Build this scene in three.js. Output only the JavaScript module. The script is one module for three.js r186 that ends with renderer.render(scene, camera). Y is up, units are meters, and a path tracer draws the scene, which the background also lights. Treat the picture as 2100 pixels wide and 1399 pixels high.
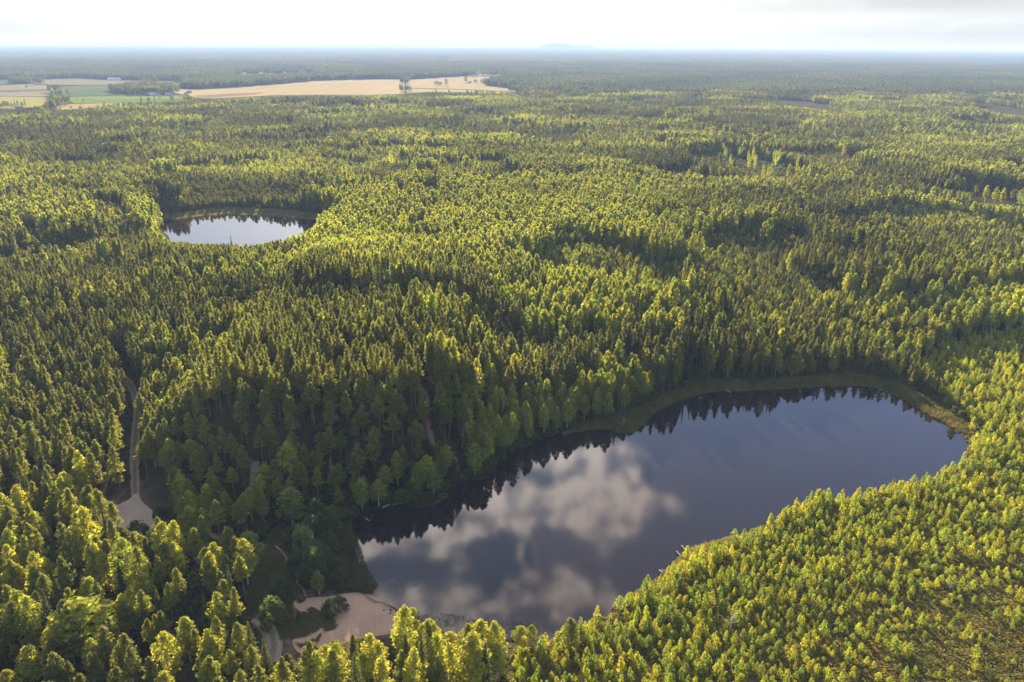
import * as THREE from 'three';
import { ImprovedNoise } from 'three/addons/math/ImprovedNoise.js';

// ───────────────────────── camera, sky, sun, haze, exposure ─────────────────────────
const scene = new THREE.Scene();
const R = THREE.MathUtils.degToRad, lerp = THREE.MathUtils.lerp, clamp = THREE.MathUtils.clamp;
const sstep = (a, b, x) => { const t = clamp((x - a) / (b - a), 0, 1); return t * t * (3 - 2 * t); };
const CAM_H = 120, PITCH = 20.5, ROLL = 0.3, FOCAL = 1634, PW = 2100, PH = 1399;
const camera = new THREE.PerspectiveCamera(2 * Math.atan(PH / 2 / FOCAL) * 180 / Math.PI, PW / PH, 0.5, 150000);
camera.position.set(0, CAM_H, 0);
camera.rotation.order = 'YXZ';
camera.rotation.set(-R(PITCH), 0, R(ROLL));
camera.updateMatrixWorld(true); camera.updateProjectionMatrix();

const SUN_AZ = -9.5, SUN_EL = 17.4;                       // degrees, azimuth to the right of straight ahead
const dirOf = (az, el) => new THREE.Vector3(Math.sin(R(az)) * Math.cos(R(el)), Math.sin(R(el)), -Math.cos(R(az)) * Math.cos(R(el)));
const sunDir = dirOf(SUN_AZ, SUN_EL);
const EXPOSURE = 4.65, SKY_K = 0.42;
const FOG_DENSITY = 7.8e-5, FOG_COLOR = [0.46, 0.63, 1.0];

const perlin = new ImprovedNoise();
const fbm = (x, y, z, oct) => { let s = 0, a = 1, n = 0; for (let i = 0; i < oct; i++) { s += a * perlin.noise(x, y, z); n += a; a *= 0.5; x = x * 2.03 + 11.3; y = y * 2.03 + 5.1; } return s / n; };

function makeSky() {
  const W = 2048, H = 1024, d = new Float32Array(W * H * 4);
  for (let r = 0; r < H; r++) {
    const el = ((r + 0.5) / H - 0.5) * 180;
    for (let c = 0; c < W; c++) {
      const phi = ((c + 0.5) / W - 0.5) * 2 * Math.PI, o = (r * W + c) * 4;
      const x = Math.cos(phi) * Math.cos(R(el)), y = Math.sin(R(el)), z = Math.sin(phi) * Math.cos(R(el));
      if (el <= 0) { d[o] = 0.16; d[o + 1] = 0.18; d[o + 2] = 0.185; d[o + 3] = 1; continue; }
      const ang = Math.acos(clamp(x * sunDir.x + y * sunDir.y + z * sunDir.z, -1, 1)) * 180 / Math.PI;
      const az = Math.atan2(x, -z) * 180 / Math.PI;
      const t = sstep(4, 24, el), t2 = sstep(30, 62, el);
      const glow = 1.5 * Math.exp(-ang / 7) + 0.5 * Math.exp(-ang / 24);
      const deep = 1 - 0.36 * sstep(23, 38, el) * (1 - sstep(48, 62, el));
      const rgb = [
        lerp(lerp(0.345, 0.27, t), 0.26, t2) * deep + glow * 0.98,
        lerp(lerp(0.37, 0.45, t), 0.29, t2) * deep + glow * 0.92,
        lerp(lerp(0.385, 0.90, t), 0.40, t2) * deep + glow * 0.82,
      ];
      // cumulus sheets high in the sky, mirrored by the near end of the lake, and thin streaks lower down
      const ca = az * Math.cos(R(el));
      const warp = fbm(ca * 0.11 + 7, el * 0.14, 3.1, 3) * 4;
      const n = fbm((ca + warp) * 0.17, (el + warp * 0.6) * 0.25, 12.4, 6);
      const bank = sstep(-19, -12, ca) * (1 - sstep(7, 13, ca + (el - 33) * 0.2)) * sstep(26.5, 30, el) * (1 - sstep(44, 56, el));
      const scattered = 0.42 * sstep(48, 62, el) + 0.36 * sstep(38, 70, Math.abs(az)) * sstep(14, 26, el);
      let cl = sstep(-0.04, 0.36, n * 1.45 + 0.55 * (fbm((ca + warp * 0.5) * 0.42 + 60, el * 0.55, 5.5, 5)) + 0.40 * bank + 0.24 * scattered - 0.18) * Math.max(sstep(0, 0.35, bank), scattered);
      const wisp = fbm(ca * 0.6 + warp * 0.3 + 3, el * 0.65, 9.2, 5);
      cl = clamp(cl * (0.80 + wisp * 2.1), 0, 1);
      const lit = 0.75 + 8.6 * Math.exp(-ang / 16);
      const shade = 0.80 + 0.20 * sstep(-0.1, 0.28, wisp - n * 0.5 + 0.15);
      const cc = [1.12 * lit * shade, 0.97 * lit * shade, 0.86 * lit * shade];
      for (let k = 0; k < 3; k++) rgb[k] = lerp(rgb[k], Math.max(cc[k], rgb[k] * 0.7), cl * 0.93);
      const streak = fbm(az * 0.045 + 20, el * 0.95, 4.4, 4) * (1 - sstep(7, 14, el));
      const puff = sstep(0.12, 0.3, fbm(az * 0.35, el * 0.9, 8.1, 3)) * sstep(0.3, 1.0, el) * (1 - sstep(3, 6, el));
      for (let k = 0; k < 3; k++) d[o + k] = Math.max(0.02, SKY_K * rgb[k] * (1 + 0.34 * streak + 0.05 * puff));
      d[o + 3] = 1;
    }
  }
  const tex = new THREE.DataTexture(d, W, H, THREE.RGBAFormat, THREE.FloatType);
  tex.mapping = THREE.EquirectangularReflectionMapping; tex.magFilter = tex.minFilter = THREE.LinearFilter; tex.needsUpdate = true;
  return tex;
}
scene.background = makeSky();
scene.environment = scene.background;
const sun = new THREE.DirectionalLight(new THREE.Color().setRGB(1, 0.84, 0.59), 5);
sun.name = 'sun'; sun.position.copy(sunDir).multiplyScalar(900).add(new THREE.Vector3(0, 0, -300)); sun.target.position.set(0, 0, -300);
sun.castShadow = true; sun.shadow.radius = 1.6; sun.shadow.mapSize.set(4096, 4096);
Object.assign(sun.shadow.camera, { left: -600, right: 600, top: 500, bottom: -500, near: 1, far: 3000 });
scene.add(sun, sun.target);
scene.fog = new THREE.FogExp2(new THREE.Color().setRGB(...FOG_COLOR), FOG_DENSITY);
const renderer = new THREE.WebGLRenderer({ antialias: true });
renderer.toneMapping = THREE.LinearToneMapping; renderer.toneMappingExposure = EXPOSURE; renderer.shadowMap.enabled = true;

// ───────────────────────── helpers ─────────────────────────
function rng(seed) { let s = seed >>> 0; return () => { s = (s + 0x6d2b79f5) >>> 0; let t = Math.imul(s ^ (s >>> 15), 1 | s); t = (t + Math.imul(t ^ (t >>> 7), 61 | t)) ^ t; return ((t ^ (t >>> 14)) >>> 0) / 4294967296; }; }
const used = new Map();
function numbered(name) { const n = used.get(name) ?? 0; used.set(name, n + 1); return n ? name + '_' + String(n).padStart(3, '0') : name; }
function tag(o, label, category, group, kind) {
  if (label) o.userData.label = label; if (category) o.userData.category = category; if (group) o.userData.group = group; if (kind) o.userData.kind = kind; return o;
}
function add(name, geo, mat, label, category, kind, group) { const m = new THREE.Mesh(geo, mat); m.name = numbered(name); scene.add(m); return tag(m, label, category, group, kind); }
function thing(name, pos, turn, label, category, group) { const g = new THREE.Group(); g.name = numbered(name); g.position.copy(pos); g.rotation.y = turn; scene.add(g); return tag(g, label, category, group); }
function part(name, geo, mat, parent, label) { const m = new THREE.Mesh(geo, mat); m.name = name; parent.add(m); if (label) m.userData.label = label; return m; }

// a place on the ground that the photograph shows at that pixel of its 2100 x 1399
const _v = new THREE.Vector3();
function G(px, py, y = 0.5) {
  _v.set(px / PW * 2 - 1, 1 - py / PH * 2, 0.5).unproject(camera).sub(camera.position).normalize();
  const t = _v.y < -0.0012 ? (y - CAM_H) / _v.y : 90000;
  return new THREE.Vector2(_v.x * t, _v.z * t);
}
const P = (list) => list.map(([x, y]) => G(x, y));
function smoothLoop(pts, per = 5) { return new THREE.CatmullRomCurve3(pts.map((p) => new THREE.Vector3(p.x, 0, p.y)), true, 'centripetal').getPoints(pts.length * per).slice(0, -1).map((p) => new THREE.Vector2(p.x, p.z)); }
function bounds(poly) { const b = { x0: 1e9, x1: -1e9, y0: 1e9, y1: -1e9 }; for (const p of poly) { b.x0 = Math.min(b.x0, p.x); b.x1 = Math.max(b.x1, p.x); b.y0 = Math.min(b.y0, p.y); b.y1 = Math.max(b.y1, p.y); } poly.b = b; return poly; }
function inside(poly, x, y) {
  const b = poly.b ?? bounds(poly).b; if (x < b.x0 || x > b.x1 || y < b.y0 || y > b.y1) return false;
  let r = false;
  for (let i = 0, j = poly.length - 1; i < poly.length; j = i++) { const a = poly[i], c = poly[j]; if ((a.y > y) !== (c.y > y) && x < (c.x - a.x) * (y - a.y) / (c.y - a.y) + a.x) r = !r; }
  return r;
}
function lineDist(pts, x, y, closed) {
  let best = 1e12;
  for (let i = closed ? 0 : 1; i < pts.length; i++) {
    const a = pts[i ? i - 1 : pts.length - 1], b = pts[i], dx = b.x - a.x, dy = b.y - a.y;
    const t = clamp(((x - a.x) * dx + (y - a.y) * dy) / (dx * dx + dy * dy + 1e-9), 0, 1), ex = a.x + t * dx - x, ey = a.y + t * dy - y;
    best = Math.min(best, ex * ex + ey * ey);
  }
  return Math.sqrt(best);
}
function sdPoly(poly, x, y, far = 300) {           // > 0 outside
  const b = poly.b ?? bounds(poly).b, bx = Math.max(b.x0 - x, 0, x - b.x1), by = Math.max(b.y0 - y, 0, y - b.y1), bd = Math.hypot(bx, by);
  if (bd > far) return bd;
  const d = lineDist(poly, x, y, true);
  return inside(poly, x, y) ? -d : d;
}

// ───────────────────────── layout read off the photograph ─────────────────────────
const LAKE = bounds(smoothLoop(P([[715, 1073], [751, 1053], [786, 1039], [814, 1032], [850, 1036], [895, 1030], [928, 1012], [945, 988], [990, 974], [1030, 946], [1090, 908], [1150, 891], [1200, 874], [1232, 872],
  [1268, 882], [1300, 879], [1322, 864], [1333, 846], [1370, 826], [1420, 807], [1460, 797], [1540, 795], [1620, 794], [1700, 787], [1760, 785], [1800, 792], [1850, 812], [1900, 842], [1950, 868], [1978, 886], [1990, 906],
  [1982, 935], [1955, 958], [1900, 982], [1850, 998], [1790, 1013], [1720, 1022], [1660, 1032], [1612, 1052], [1565, 1080], [1520, 1098], [1475, 1106], [1425, 1124], [1392, 1146], [1362, 1178], [1330, 1200], [1300, 1216], [1262, 1246], [1220, 1270],
  [1180, 1286], [1120, 1308], [1060, 1316], [1000, 1318], [940, 1316], [880, 1304], [846, 1282], [828, 1263], [812, 1251], [800, 1242], [790, 1233], [775, 1228], [756, 1214], [763, 1205], [744, 1195], [731, 1170], [725, 1130], [720, 1098]]), 9));
const POND = bounds(smoothLoop(P([[314, 448], [357, 446], [421, 439], [464, 435], [529, 438], [593, 442], [657, 447], [690, 455], [700, 468], [670, 490], [630, 510], [560, 528], [480, 527], [410, 512], [362, 500], [342, 484], [328, 466]]), 4));
for (const p of [...LAKE, ...POND]) { const k = 1.5, a = fbm(p.x * 0.13, p.y * 0.13, 2.5, 3) * k, b = fbm(p.x * 0.13 + 50, p.y * 0.13, 7.5, 3) * k; p.x += a * 2; p.y += b * 2; }
const waterDist = (x, z) => Math.min(sdPoly(LAKE, x, z), sdPoly(POND, x, z));

const LEFT_MAT = bounds(P([[694, 1076], [716, 1072], [722, 1098], [727, 1130], [734, 1170], [748, 1194], [764, 1205], [755, 1215], [712, 1210], [690, 1190], [684, 1140]]));
const FAR_MAT = bounds(P([[1150, 890], [1196, 866], [1246, 860], [1306, 838], [1356, 814], [1416, 791], [1460, 781], [1540, 782], [1640, 777], [1720, 769], [1785, 771], [1845, 788], [1900, 815], [1955, 846], [1992, 880], [1985, 900], [1950, 872], [1900, 846], [1850, 815], [1800, 796], [1760, 789], [1700, 791], [1540, 799], [1460, 801], [1420, 811], [1370, 830], [1335, 850], [1322, 868], [1300, 883], [1268, 886], [1232, 876]]));
const POND_MAT = bounds(P([[296, 449], [330, 441], [421, 431], [464, 427], [529, 429], [600, 434], [668, 442], [672, 452], [593, 445], [529, 441], [464, 438], [421, 442], [357, 449], [316, 452]]));
const NEAR_MAT = bounds(P([[1300, 1216], [1330, 1200], [1362, 1178], [1392, 1146], [1425, 1124], [1475, 1106], [1520, 1098], [1565, 1080], [1580, 1095], [1520, 1116], [1470, 1126], [1430, 1142], [1400, 1165], [1372, 1192], [1340, 1215], [1310, 1232]]));
const BEACH = smoothLoop(P([[600, 1236], [640, 1226], [668, 1225], [705, 1218], [742, 1211], [758, 1212], [777, 1226], [792, 1231], [803, 1241], [815, 1250], [831, 1263], [838, 1282], [812, 1300], [760, 1310], [700, 1326], [645, 1352], [606, 1340], [596, 1304], [604, 1280], [640, 1262], [610, 1254]]), 3);
const CLEARING = smoothLoop(P([[274, 1008], [284, 1012], [292, 1034], [318, 1056], [330, 1078], [318, 1108], [296, 1118], [262, 1098], [222, 1066], [206, 1052], [244, 1036], [268, 1026]]), 4);
const THICKET = bounds(P([[598, 1100], [640, 1060], [700, 1060], [700, 1120], [688, 1150], [690, 1206], [640, 1222], [606, 1190]]));
const GLADE = bounds(P([[515, 1180], [545, 1110], [570, 1078], [604, 1078], [612, 1130], [600, 1190], [640, 1222], [600, 1236], [600, 1275], [596, 1330], [540, 1310], [505, 1250]]));
bounds(BEACH); bounds(CLEARING);
const TRACK = P([[234, 758], [240, 768], [260, 783], [275, 808], [282, 840], [279, 880], [276, 930], [277, 980], [279, 1020]]);
const BEACH_TRACK = P([[528, 1268], [545, 1284], [558, 1305], [562, 1330], [556, 1362]]);
const PATHS = [P([[492, 1076], [506, 1052], [520, 1026], [530, 996]]), P([[566, 1122], [584, 1140], [592, 1160], [606, 1176], [610, 1198], [620, 1208], [628, 1226]]), P([[415, 1092], [455, 1108], [500, 1132], [525, 1165], [560, 1180]]), P([[862, 886], [876, 912], [884, 944], [905, 960]]), P([[938, 960], [930, 946], [946, 978]]), P([[822, 468], [818, 484], [824, 502]])];
const BOG = bounds(P([[1030, 1480], [1060, 1345], [1130, 1318], [1225, 1275], [1330, 1205], [1392, 1150], [1425, 1124], [1565, 1080], [1660, 1032], [1900, 982], [1985, 935], [1992, 880], [1960, 840], [1900, 800], [1870, 755], [1885, 745], [1935, 715], [2020, 690], [2200, 700], [2600, 800], [3000, 1900], [1100, 1900]]));
const YOUNG = bounds(P([[985, 545], [1150, 548], [1300, 560], [1420, 530], [1500, 560], [1440, 620], [1250, 640], [1050, 620]]));
const CUTOVER = bounds(P([[1470, 326], [1560, 332], [1650, 348], [1700, 372], [1640, 388], [1560, 378], [1500, 362]]));
const MEADOWS = [P([[1850, 384], [1960, 392], [2140, 412], [2160, 432], [2040, 420], [1930, 404]]), P([[1565, 204], [1640, 207], [1735, 221], [1690, 225], [1600, 217]]), P([[1045, 269], [1105, 270], [1115, 277], [1050, 277]]), P([[1985, 208], [2060, 218], [2150, 235], [2150, 248], [2040, 236]])].map(bounds);
const BIRCHY = [P([[860, 400], [1100, 385], [1400, 395], [1400, 470], [1380, 530], [1000, 545], [860, 520], [830, 450]]), P([[640, 440], [800, 420], [830, 500], [760, 560], [560, 560], [640, 500]]), P([[280, 440], [330, 455], [350, 500], [400, 530], [300, 520], [270, 470]]), P([[800, 1290], [850, 1275], [960, 1310], [1060, 1340], [1010, 1480], [560, 1480], [560, 1330], [700, 1330]]), P([[930, 900], [1100, 850], [1230, 800], [1340, 770], [1340, 820], [1240, 862], [1100, 900], [1000, 960]]), P([[1000, 650], [1250, 620], [1400, 690], [1250, 760], [1050, 720]])].map(bounds);

// what the photograph shows of open places: no tree may stand where its top would cover them
const OPEN = [[[598, 1235], [740, 1212], [832, 1262], [826, 1286], [780, 1300], [700, 1306], [655, 1320], [600, 1300]], [[525, 1266], [545, 1272], [600, 1305], [604, 1336], [565, 1344], [545, 1298]], [[540, 1100], [570, 1085], [604, 1085], [625, 1225], [600, 1232], [560, 1180], [520, 1180]],
  [[694, 1090], [716, 1080], [727, 1130], [748, 1194], [755, 1212], [712, 1206], [700, 1180]], [[274, 1004], [284, 1008], [292, 1034], [318, 1056], [318, 1068], [300, 1094], [285, 1098], [240, 1066], [222, 1060], [240, 1038]], [[252, 768], [284, 800], [292, 840], [288, 925], [270, 925], [273, 840], [262, 795]],
  [[298, 446], [421, 431], [464, 427], [600, 433], [668, 443], [662, 450], [628, 474], [580, 490], [520, 502], [400, 498], [346, 494], [326, 470], [306, 458]], [[838, 1266], [850, 1150], [1230, 1150], [1230, 1238], [1150, 1268], [1050, 1284], [980, 1268], [900, 1264], [860, 1270]], [[1850, 386], [1960, 393], [2140, 412], [2160, 428], [2030, 417], [1930, 403]], [[1480, 332], [1560, 336], [1640, 352], [1600, 366], [1520, 352]],
].map((q) => bounds(P(q)));
const FIELDS = [
  ['pale yellow stubble field in front of the left farm', [0.46, 0.42, 0.13], [[-80, 200], [0, 198.5], [100, 199.5], [97, 208], [85, 221], [40, 226], [0, 240], [-80, 246]]],
  ['bare tan field behind the left farm', [0.37, 0.33, 0.21], [[-80, 180], [0, 176], [60, 172], [105, 177], [104, 186], [107, 195], [98, 198.6], [0, 197.8], [-80, 199]]],
  ['dull green meadow crossing the middle of the left fields', [0.18, 0.24, 0.12], [[107, 180], [160, 176], [222, 176], [240, 186], [300, 190.5], [300, 194], [225, 196], [142, 198], [110, 195]]],
  ['bright green meadow before the white barns', [0.25, 0.34, 0.09], [[142, 199], [225, 197], [300, 195], [380, 196], [374, 206], [300, 210], [200, 212], [150, 212.5]]],
  ['straw yellow strip along the near wood edge', [0.52, 0.42, 0.17], [[137, 214], [200, 213], [282, 211], [275, 217], [200, 222], [132, 229], [90, 231], [92, 224]]],
  ['long tan field under the far woods', [0.34, 0.30, 0.22], [[105, 175], [60, 171], [90, 163], [160, 161], [240, 164.5], [330, 166], [390, 168], [360, 175.5], [320, 170], [240, 175], [160, 175]]],
  ['grey green pasture at the far left', [0.17, 0.25, 0.16], [[-80, 166], [40, 163], [88, 162], [56, 171], [0, 174.5], [-80, 178]]],
  ['small light green meadow between the copses', [0.24, 0.34, 0.12], [[316, 171.2], [370, 171], [370, 175.5], [322, 176]]],
  ['wide golden grain field below the sun', [0.60, 0.47, 0.28], [[355, 184], [410, 183], [480, 180], [560, 174], [650, 166], [765, 163], [830, 163], [830, 193], [765, 195.5], [650, 195.5], [560, 196.5], [440, 203], [400, 201], [385, 196], [360, 193]]],
  ['pinkish grain field right of the sun glare', [0.56, 0.45, 0.29], [[832, 164], [900, 160], [960, 156.5], [1010, 158], [985, 169], [1005, 177], [1060, 183], [1085, 187], [1050, 189], [960, 184], [832, 181]]],
  ['yellow stubble strip in front of the pinkish field', [0.54, 0.50, 0.20], [[832, 182], [960, 185], [1050, 190], [1090, 192.5], [1060, 194.5], [980, 190.5], [880, 189.5], [832, 192.5]]],
  ['narrow sunlit strip of stubble between the far woods', [0.55, 0.43, 0.27], [[1100, 185], [1150, 184.5], [1230, 186.3], [1300, 188], [1300, 190], [1220, 188.6], [1110, 188.4]]],
  ['pale lane side field at the wood corner', [0.50, 0.40, 0.28], [[960, 152.8], [1010, 151], [1050, 153], [1060, 155], [1020, 156], [960, 155.4]]],
  ['green clearing far back on the right', [0.07, 0.10, 0.05], [[1960, 128], [2140, 124], [2140, 131], [2000, 134]]],
  ['paler mown swath along the top of the golden field', [0.62, 0.50, 0.33], [[470, 181.5], [560, 176], [650, 169], [765, 165.5], [828, 165.5], [828, 170], [760, 170], [650, 174], [560, 180], [480, 185]]],
  ['reddish ploughed wedge at the left end of the golden field', [0.40, 0.27, 0.19], [[400, 197.5], [470, 193], [540, 191], [520, 195], [440, 201], [404, 200]]],
  ['pale green strip inside the bright green meadow', [0.34, 0.41, 0.14], [[160, 204], [225, 202], [300, 200.5], [370, 200.5], [366, 203], [300, 204.5], [210, 206.5]]],
  ['brown fallow strip across the bare tan field', [0.27, 0.22, 0.17], [[-80, 187], [0, 186], [60, 184.5], [103, 184], [103, 186.5], [60, 187.5], [0, 189.5], [-80, 191]]],
  ['pale far field strip left of the hill', [0.62, 0.55, 0.40], [[905, 96.4], [960, 96], [965, 97.4], [900, 98]]],
  ['pale far field strip beyond the smoke', [0.60, 0.55, 0.46], [[1395, 96.8], [1470, 98], [1470, 100.2], [1385, 99]]],
  ['pale far field strip at the horizon wood', [0.60, 0.56, 0.46], [[1575, 98.4], [1660, 99.2], [1655, 101.5], [1570, 100.6]]],
  ['pale field strip low behind the far woods', [0.52, 0.45, 0.35], [[1145, 125.6], [1185, 125.4], [1190, 128], [1150, 128.2]]],
  ['light green strip at the edge of the left far woods', [0.22, 0.30, 0.16], [[470, 150], [560, 148], [640, 146], [640, 150], [560, 153], [480, 155]]],
].map(([label, color, px]) => ({ label, color: color.map((c, i) => c * [0.54, 0.54, 0.46][i]), poly: bounds(P(px)) }));

const CREST = 224;                                        // the wooded rise between the track and the lake, steep towards the beach
// terrain height
function heightAt(x, z) {
  const w = waterDist(x, z);
  if (w <= 0) return Math.max(w * 0.22, -2.4);
  const relief = sstep(230, 420, -z) * (1 - sstep(1250, 1600, -z)) * sstep(20, 140, w);
  const ridge = fbm(x * 0.0032 + 4, z * 0.0045, 2.2, 3) * 9 + 2.0;
  const dz = -z - CREST, bank = dz < 0 ? 1 - sstep(2, 44, -dz) : 1 - sstep(20, 260, dz);
  const hill = 16.5 * bank * sstep(-112, -88, x) * (1 - sstep(-26, 4, x)) * sstep(4, 26, w);
  return Math.min(w * 0.16, 0.75) + Math.max(0, ridge) * relief + hill;
}

// ───────────────────────── textures and materials ─────────────────────────
function noiseTexture(size, seed, cells, lo, hi, tint = [1, 1, 1]) {
  const d = new Uint8Array(size * size * 4), r = rng(seed), oct = [];
  for (let c = cells; c <= size / 2; c *= 2) { const g = new Float32Array(c * c); for (let i = 0; i < g.length; i++) g[i] = r(); oct.push([c, g]); }
  const at = (g, c, u, v) => { const x = u * c, y = v * c, i = Math.floor(x), j = Math.floor(y), fx = x - i, fy = y - j, s = fx * fx * (3 - 2 * fx), t = fy * fy * (3 - 2 * fy), q = (a, b) => g[((b % c) * c) + (a % c)]; return lerp(lerp(q(i, j), q(i + 1, j), s), lerp(q(i, j + 1), q(i + 1, j + 1), s), t); };
  for (let y = 0; y < size; y++) for (let x = 0; x < size; x++) {
    let s = 0, n = 0, a = 1; for (const [c, g] of oct) { s += a * at(g, c, x / size, y / size); n += a; a *= 0.72; }
    const v = lerp(lo, hi, clamp((s / n - 0.5) * 2.2 + 0.5, 0, 1)), o = (y * size + x) * 4;
    for (let k = 0; k < 3; k++) d[o + k] = clamp(255 * v * tint[k], 0, 255); d[o + 3] = 255;
  }
  const t = new THREE.DataTexture(d, size, size); t.wrapS = t.wrapT = THREE.RepeatWrapping; t.magFilter = THREE.LinearFilter; t.needsUpdate = true; return t;
}
const speckle = noiseTexture(512, 5, 8, 0.45, 1.0), bumpTex = noiseTexture(512, 9, 16, 0, 1), ripple = noiseTexture(256, 12, 4, 0, 1);
const lin = (r, g, b) => new THREE.Color().setRGB(r, g, b);
const groundMat = new THREE.MeshPhysicalMaterial({ name: 'soil', specularIntensity: 0, color: lin(1, 1, 1), vertexColors: true, roughness: 1, map: speckle, bumpMap: bumpTex, bumpScale: 0.5 });
const sandMat = new THREE.MeshPhysicalMaterial({ name: 'sand', specularIntensity: 0, color: lin(1, 1, 1), vertexColors: true, roughness: 0.95, map: noiseTexture(512, 21, 16, 0.8, 1.0), bumpMap: bumpTex, bumpScale: 0.08 });
const fieldMat = new THREE.MeshPhysicalMaterial({ name: 'crop', specularIntensity: 0, color: lin(1, 1, 1), vertexColors: true, roughness: 1, map: noiseTexture(256, 31, 8, 0.75, 1.0) });
const waterMat = new THREE.MeshPhysicalMaterial({ name: 'dark_water', color: lin(1, 1, 1), vertexColors: true, roughness: 0.035, ior: 1.333, bumpMap: ripple, bumpScale: 0.0012 });
const leafMat = (name, color, transmission = 0.64) => new THREE.MeshPhysicalMaterial({ name, color: lin(...color), vertexColors: true, roughness: 0.95, specularIntensity: 0.1, transmission, thickness: 0, side: THREE.DoubleSide });
const barkMat = (name, color) => new THREE.MeshStandardMaterial({ name, color: lin(...color), roughness: 0.95 });
const BARK = { pine: barkMat('pine_bark', [0.20, 0.10, 0.055]), birch: barkMat('birch_bark', [0.52, 0.49, 0.44]), spruce: barkMat('spruce_bark', [0.10, 0.075, 0.055]), bog: barkMat('bog_bark', [0.22, 0.15, 0.10]), bush: barkMat('bush_bark', [0.12, 0.09, 0.06]) };
const LEAFCOL = { pine: [0.245, 0.240, 0.050], birch: [0.335, 0.342, 0.046], spruce: [0.115, 0.135, 0.040], bog: [0.355, 0.372, 0.040], bush: [0.118, 0.138, 0.036] };
const TINTS = { // name, multiplier
  pine: [['dark green', [0.78, 0.86, 0.95]], ['olive green', [1.02, 1.02, 0.85]], ['mid green', [0.95, 1.0, 1.0]], ['yellow green', [1.18, 1.2, 0.8]]],
  birch: [['mid green', [0.72, 0.82, 1.0]], ['fresh green', [0.92, 1.02, 0.9]], ['yellow green', [1.12, 1.12, 0.9]], ['pale golden green', [1.30, 1.22, 1.0]]],
  spruce: [['dark green', [0.85, 0.9, 1.0]], ['blackish green', [0.65, 0.7, 0.85]], ['deep green', [1.05, 1.05, 0.9]], ['mossy green', [1.3, 1.2, 0.9]]],
  bog: [['dark green', [0.68, 0.8, 1.0]], ['mid green', [0.9, 1.0, 0.9]], ['yellow green', [1.18, 1.1, 0.75]], ['golden yellow', [1.30, 1.12, 0.8]]],
  bush: [['dark green', [0.85, 0.9, 0.95]], ['mid green', [1.0, 1.05, 0.9]], ['olive green', [1.3, 1.2, 0.8]], ['silvery green', [1.7, 1.75, 2.2]]],
};
const MAT = {}, TINTED = {};
for (const k in LEAFCOL) {
  MAT[k] = leafMat(k + '_foliage', LEAFCOL[k]);
  TINTED[k] = TINTS[k].map(([n, t]) => leafMat(k + '_foliage_' + n.replace(/ /g, '_'), LEAFCOL[k].map((c, i) => c * t[i])));
}

// ───────────────────────── tree shapes ─────────────────────────
class Leaves {
  constructor(r) { this.p = []; this.c = []; this.r = r; }
  leaf(x, y, z, nx, ny, nz, s, jitter, tone) {
    const r = this.r;
    nx += (r() - 0.5) * 2 * jitter; ny += (r() - 0.5) * 2 * jitter; nz += (r() - 0.5) * 2 * jitter;
    const l = Math.hypot(nx, ny, nz) || 1; nx /= l; ny /= l; nz /= l;
    let ax = r() - 0.5, ay = r() - 0.5, az = r() - 0.5, d = ax * nx + ay * ny + az * nz; ax -= d * nx; ay -= d * ny; az -= d * nz;
    const m = Math.hypot(ax, ay, az) || 1; ax *= s / m; ay *= s / m; az *= s / m;
    const w = 0.5 + r() * 0.35, bx = (ny * az - nz * ay) * w, by = (nz * ax - nx * az) * w, bz = (nx * ay - ny * ax) * w;
    this.p.push(x + ax, y + ay, z + az, x - ax * 0.6 + bx, y - ay * 0.6 + by, z - az * 0.6 + bz, x - ax * 0.6 - bx, y - ay * 0.6 - by, z - az * 0.6 - bz);
    const t = tone * (0.78 + r() * 0.44), h = (r() - 0.5) * 0.16;
    for (let i = 0; i < 3; i++) this.c.push(t * (1 + h), t, t * (1 - h * 0.6));
  }
  puff(cx, cy, cz, rx, ry, n, s, jitter, tone) {            // leaves over a lumpy clump, facing outwards
    const r = this.r;
    for (let i = 0; i < n; i++) {
      const u = r() * 2 - 1, a = r() * Math.PI * 2, q = Math.sqrt(1 - u * u), k = 0.55 + 0.5 * Math.sqrt(r());
      const nx = q * Math.cos(a), ny = u, nz = q * Math.sin(a);
      this.leaf(cx + nx * rx * k, cy + ny * ry * k, cz + nz * rx * k, nx, ny + 0.25, nz, s * (0.75 + r() * 0.5), jitter, tone);
    }
  }
  geometry() { const g = new THREE.BufferGeometry(); g.setAttribute('position', new THREE.Float32BufferAttribute(this.p, 3)); g.setAttribute('color', new THREE.Float32BufferAttribute(this.c, 3)); return g; }
}
function stickGeo(segs) {                                    // tapered limbs: [x0,y0,z0,r0, x1,y1,z1,r1]
  const p = [], idx = [], S = 5, up = new THREE.Vector3(0, 1, 0), q = new THREE.Quaternion(), d = new THREE.Vector3(), v = new THREE.Vector3();
  for (const [x0, y0, z0, r0, x1, y1, z1, r1] of segs) {
    d.set(x1 - x0, y1 - y0, z1 - z0).normalize(); q.setFromUnitVectors(up, d); const b = p.length / 3;
    for (const [x, y, z, r] of [[x0, y0, z0, r0], [x1, y1, z1, r1]]) for (let i = 0; i < S; i++) { const a = i / S * Math.PI * 2; v.set(Math.cos(a) * r, 0, Math.sin(a) * r).applyQuaternion(q); p.push(x + v.x, y + v.y, z + v.z); }
    for (let i = 0; i < S; i++) { const j = (i + 1) % S; idx.push(b + i, b + S + i, b + j, b + j, b + S + i, b + S + j); }
  }
  const g = new THREE.BufferGeometry(); g.setAttribute('position', new THREE.Float32BufferAttribute(p, 3)); g.setIndex(idx);
  const ng = g.toNonIndexed(), n = ng.attributes.position.count; ng.setAttribute('color', new THREE.Float32BufferAttribute(new Float32Array(n * 3).fill(1), 3)); return ng;
}
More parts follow.
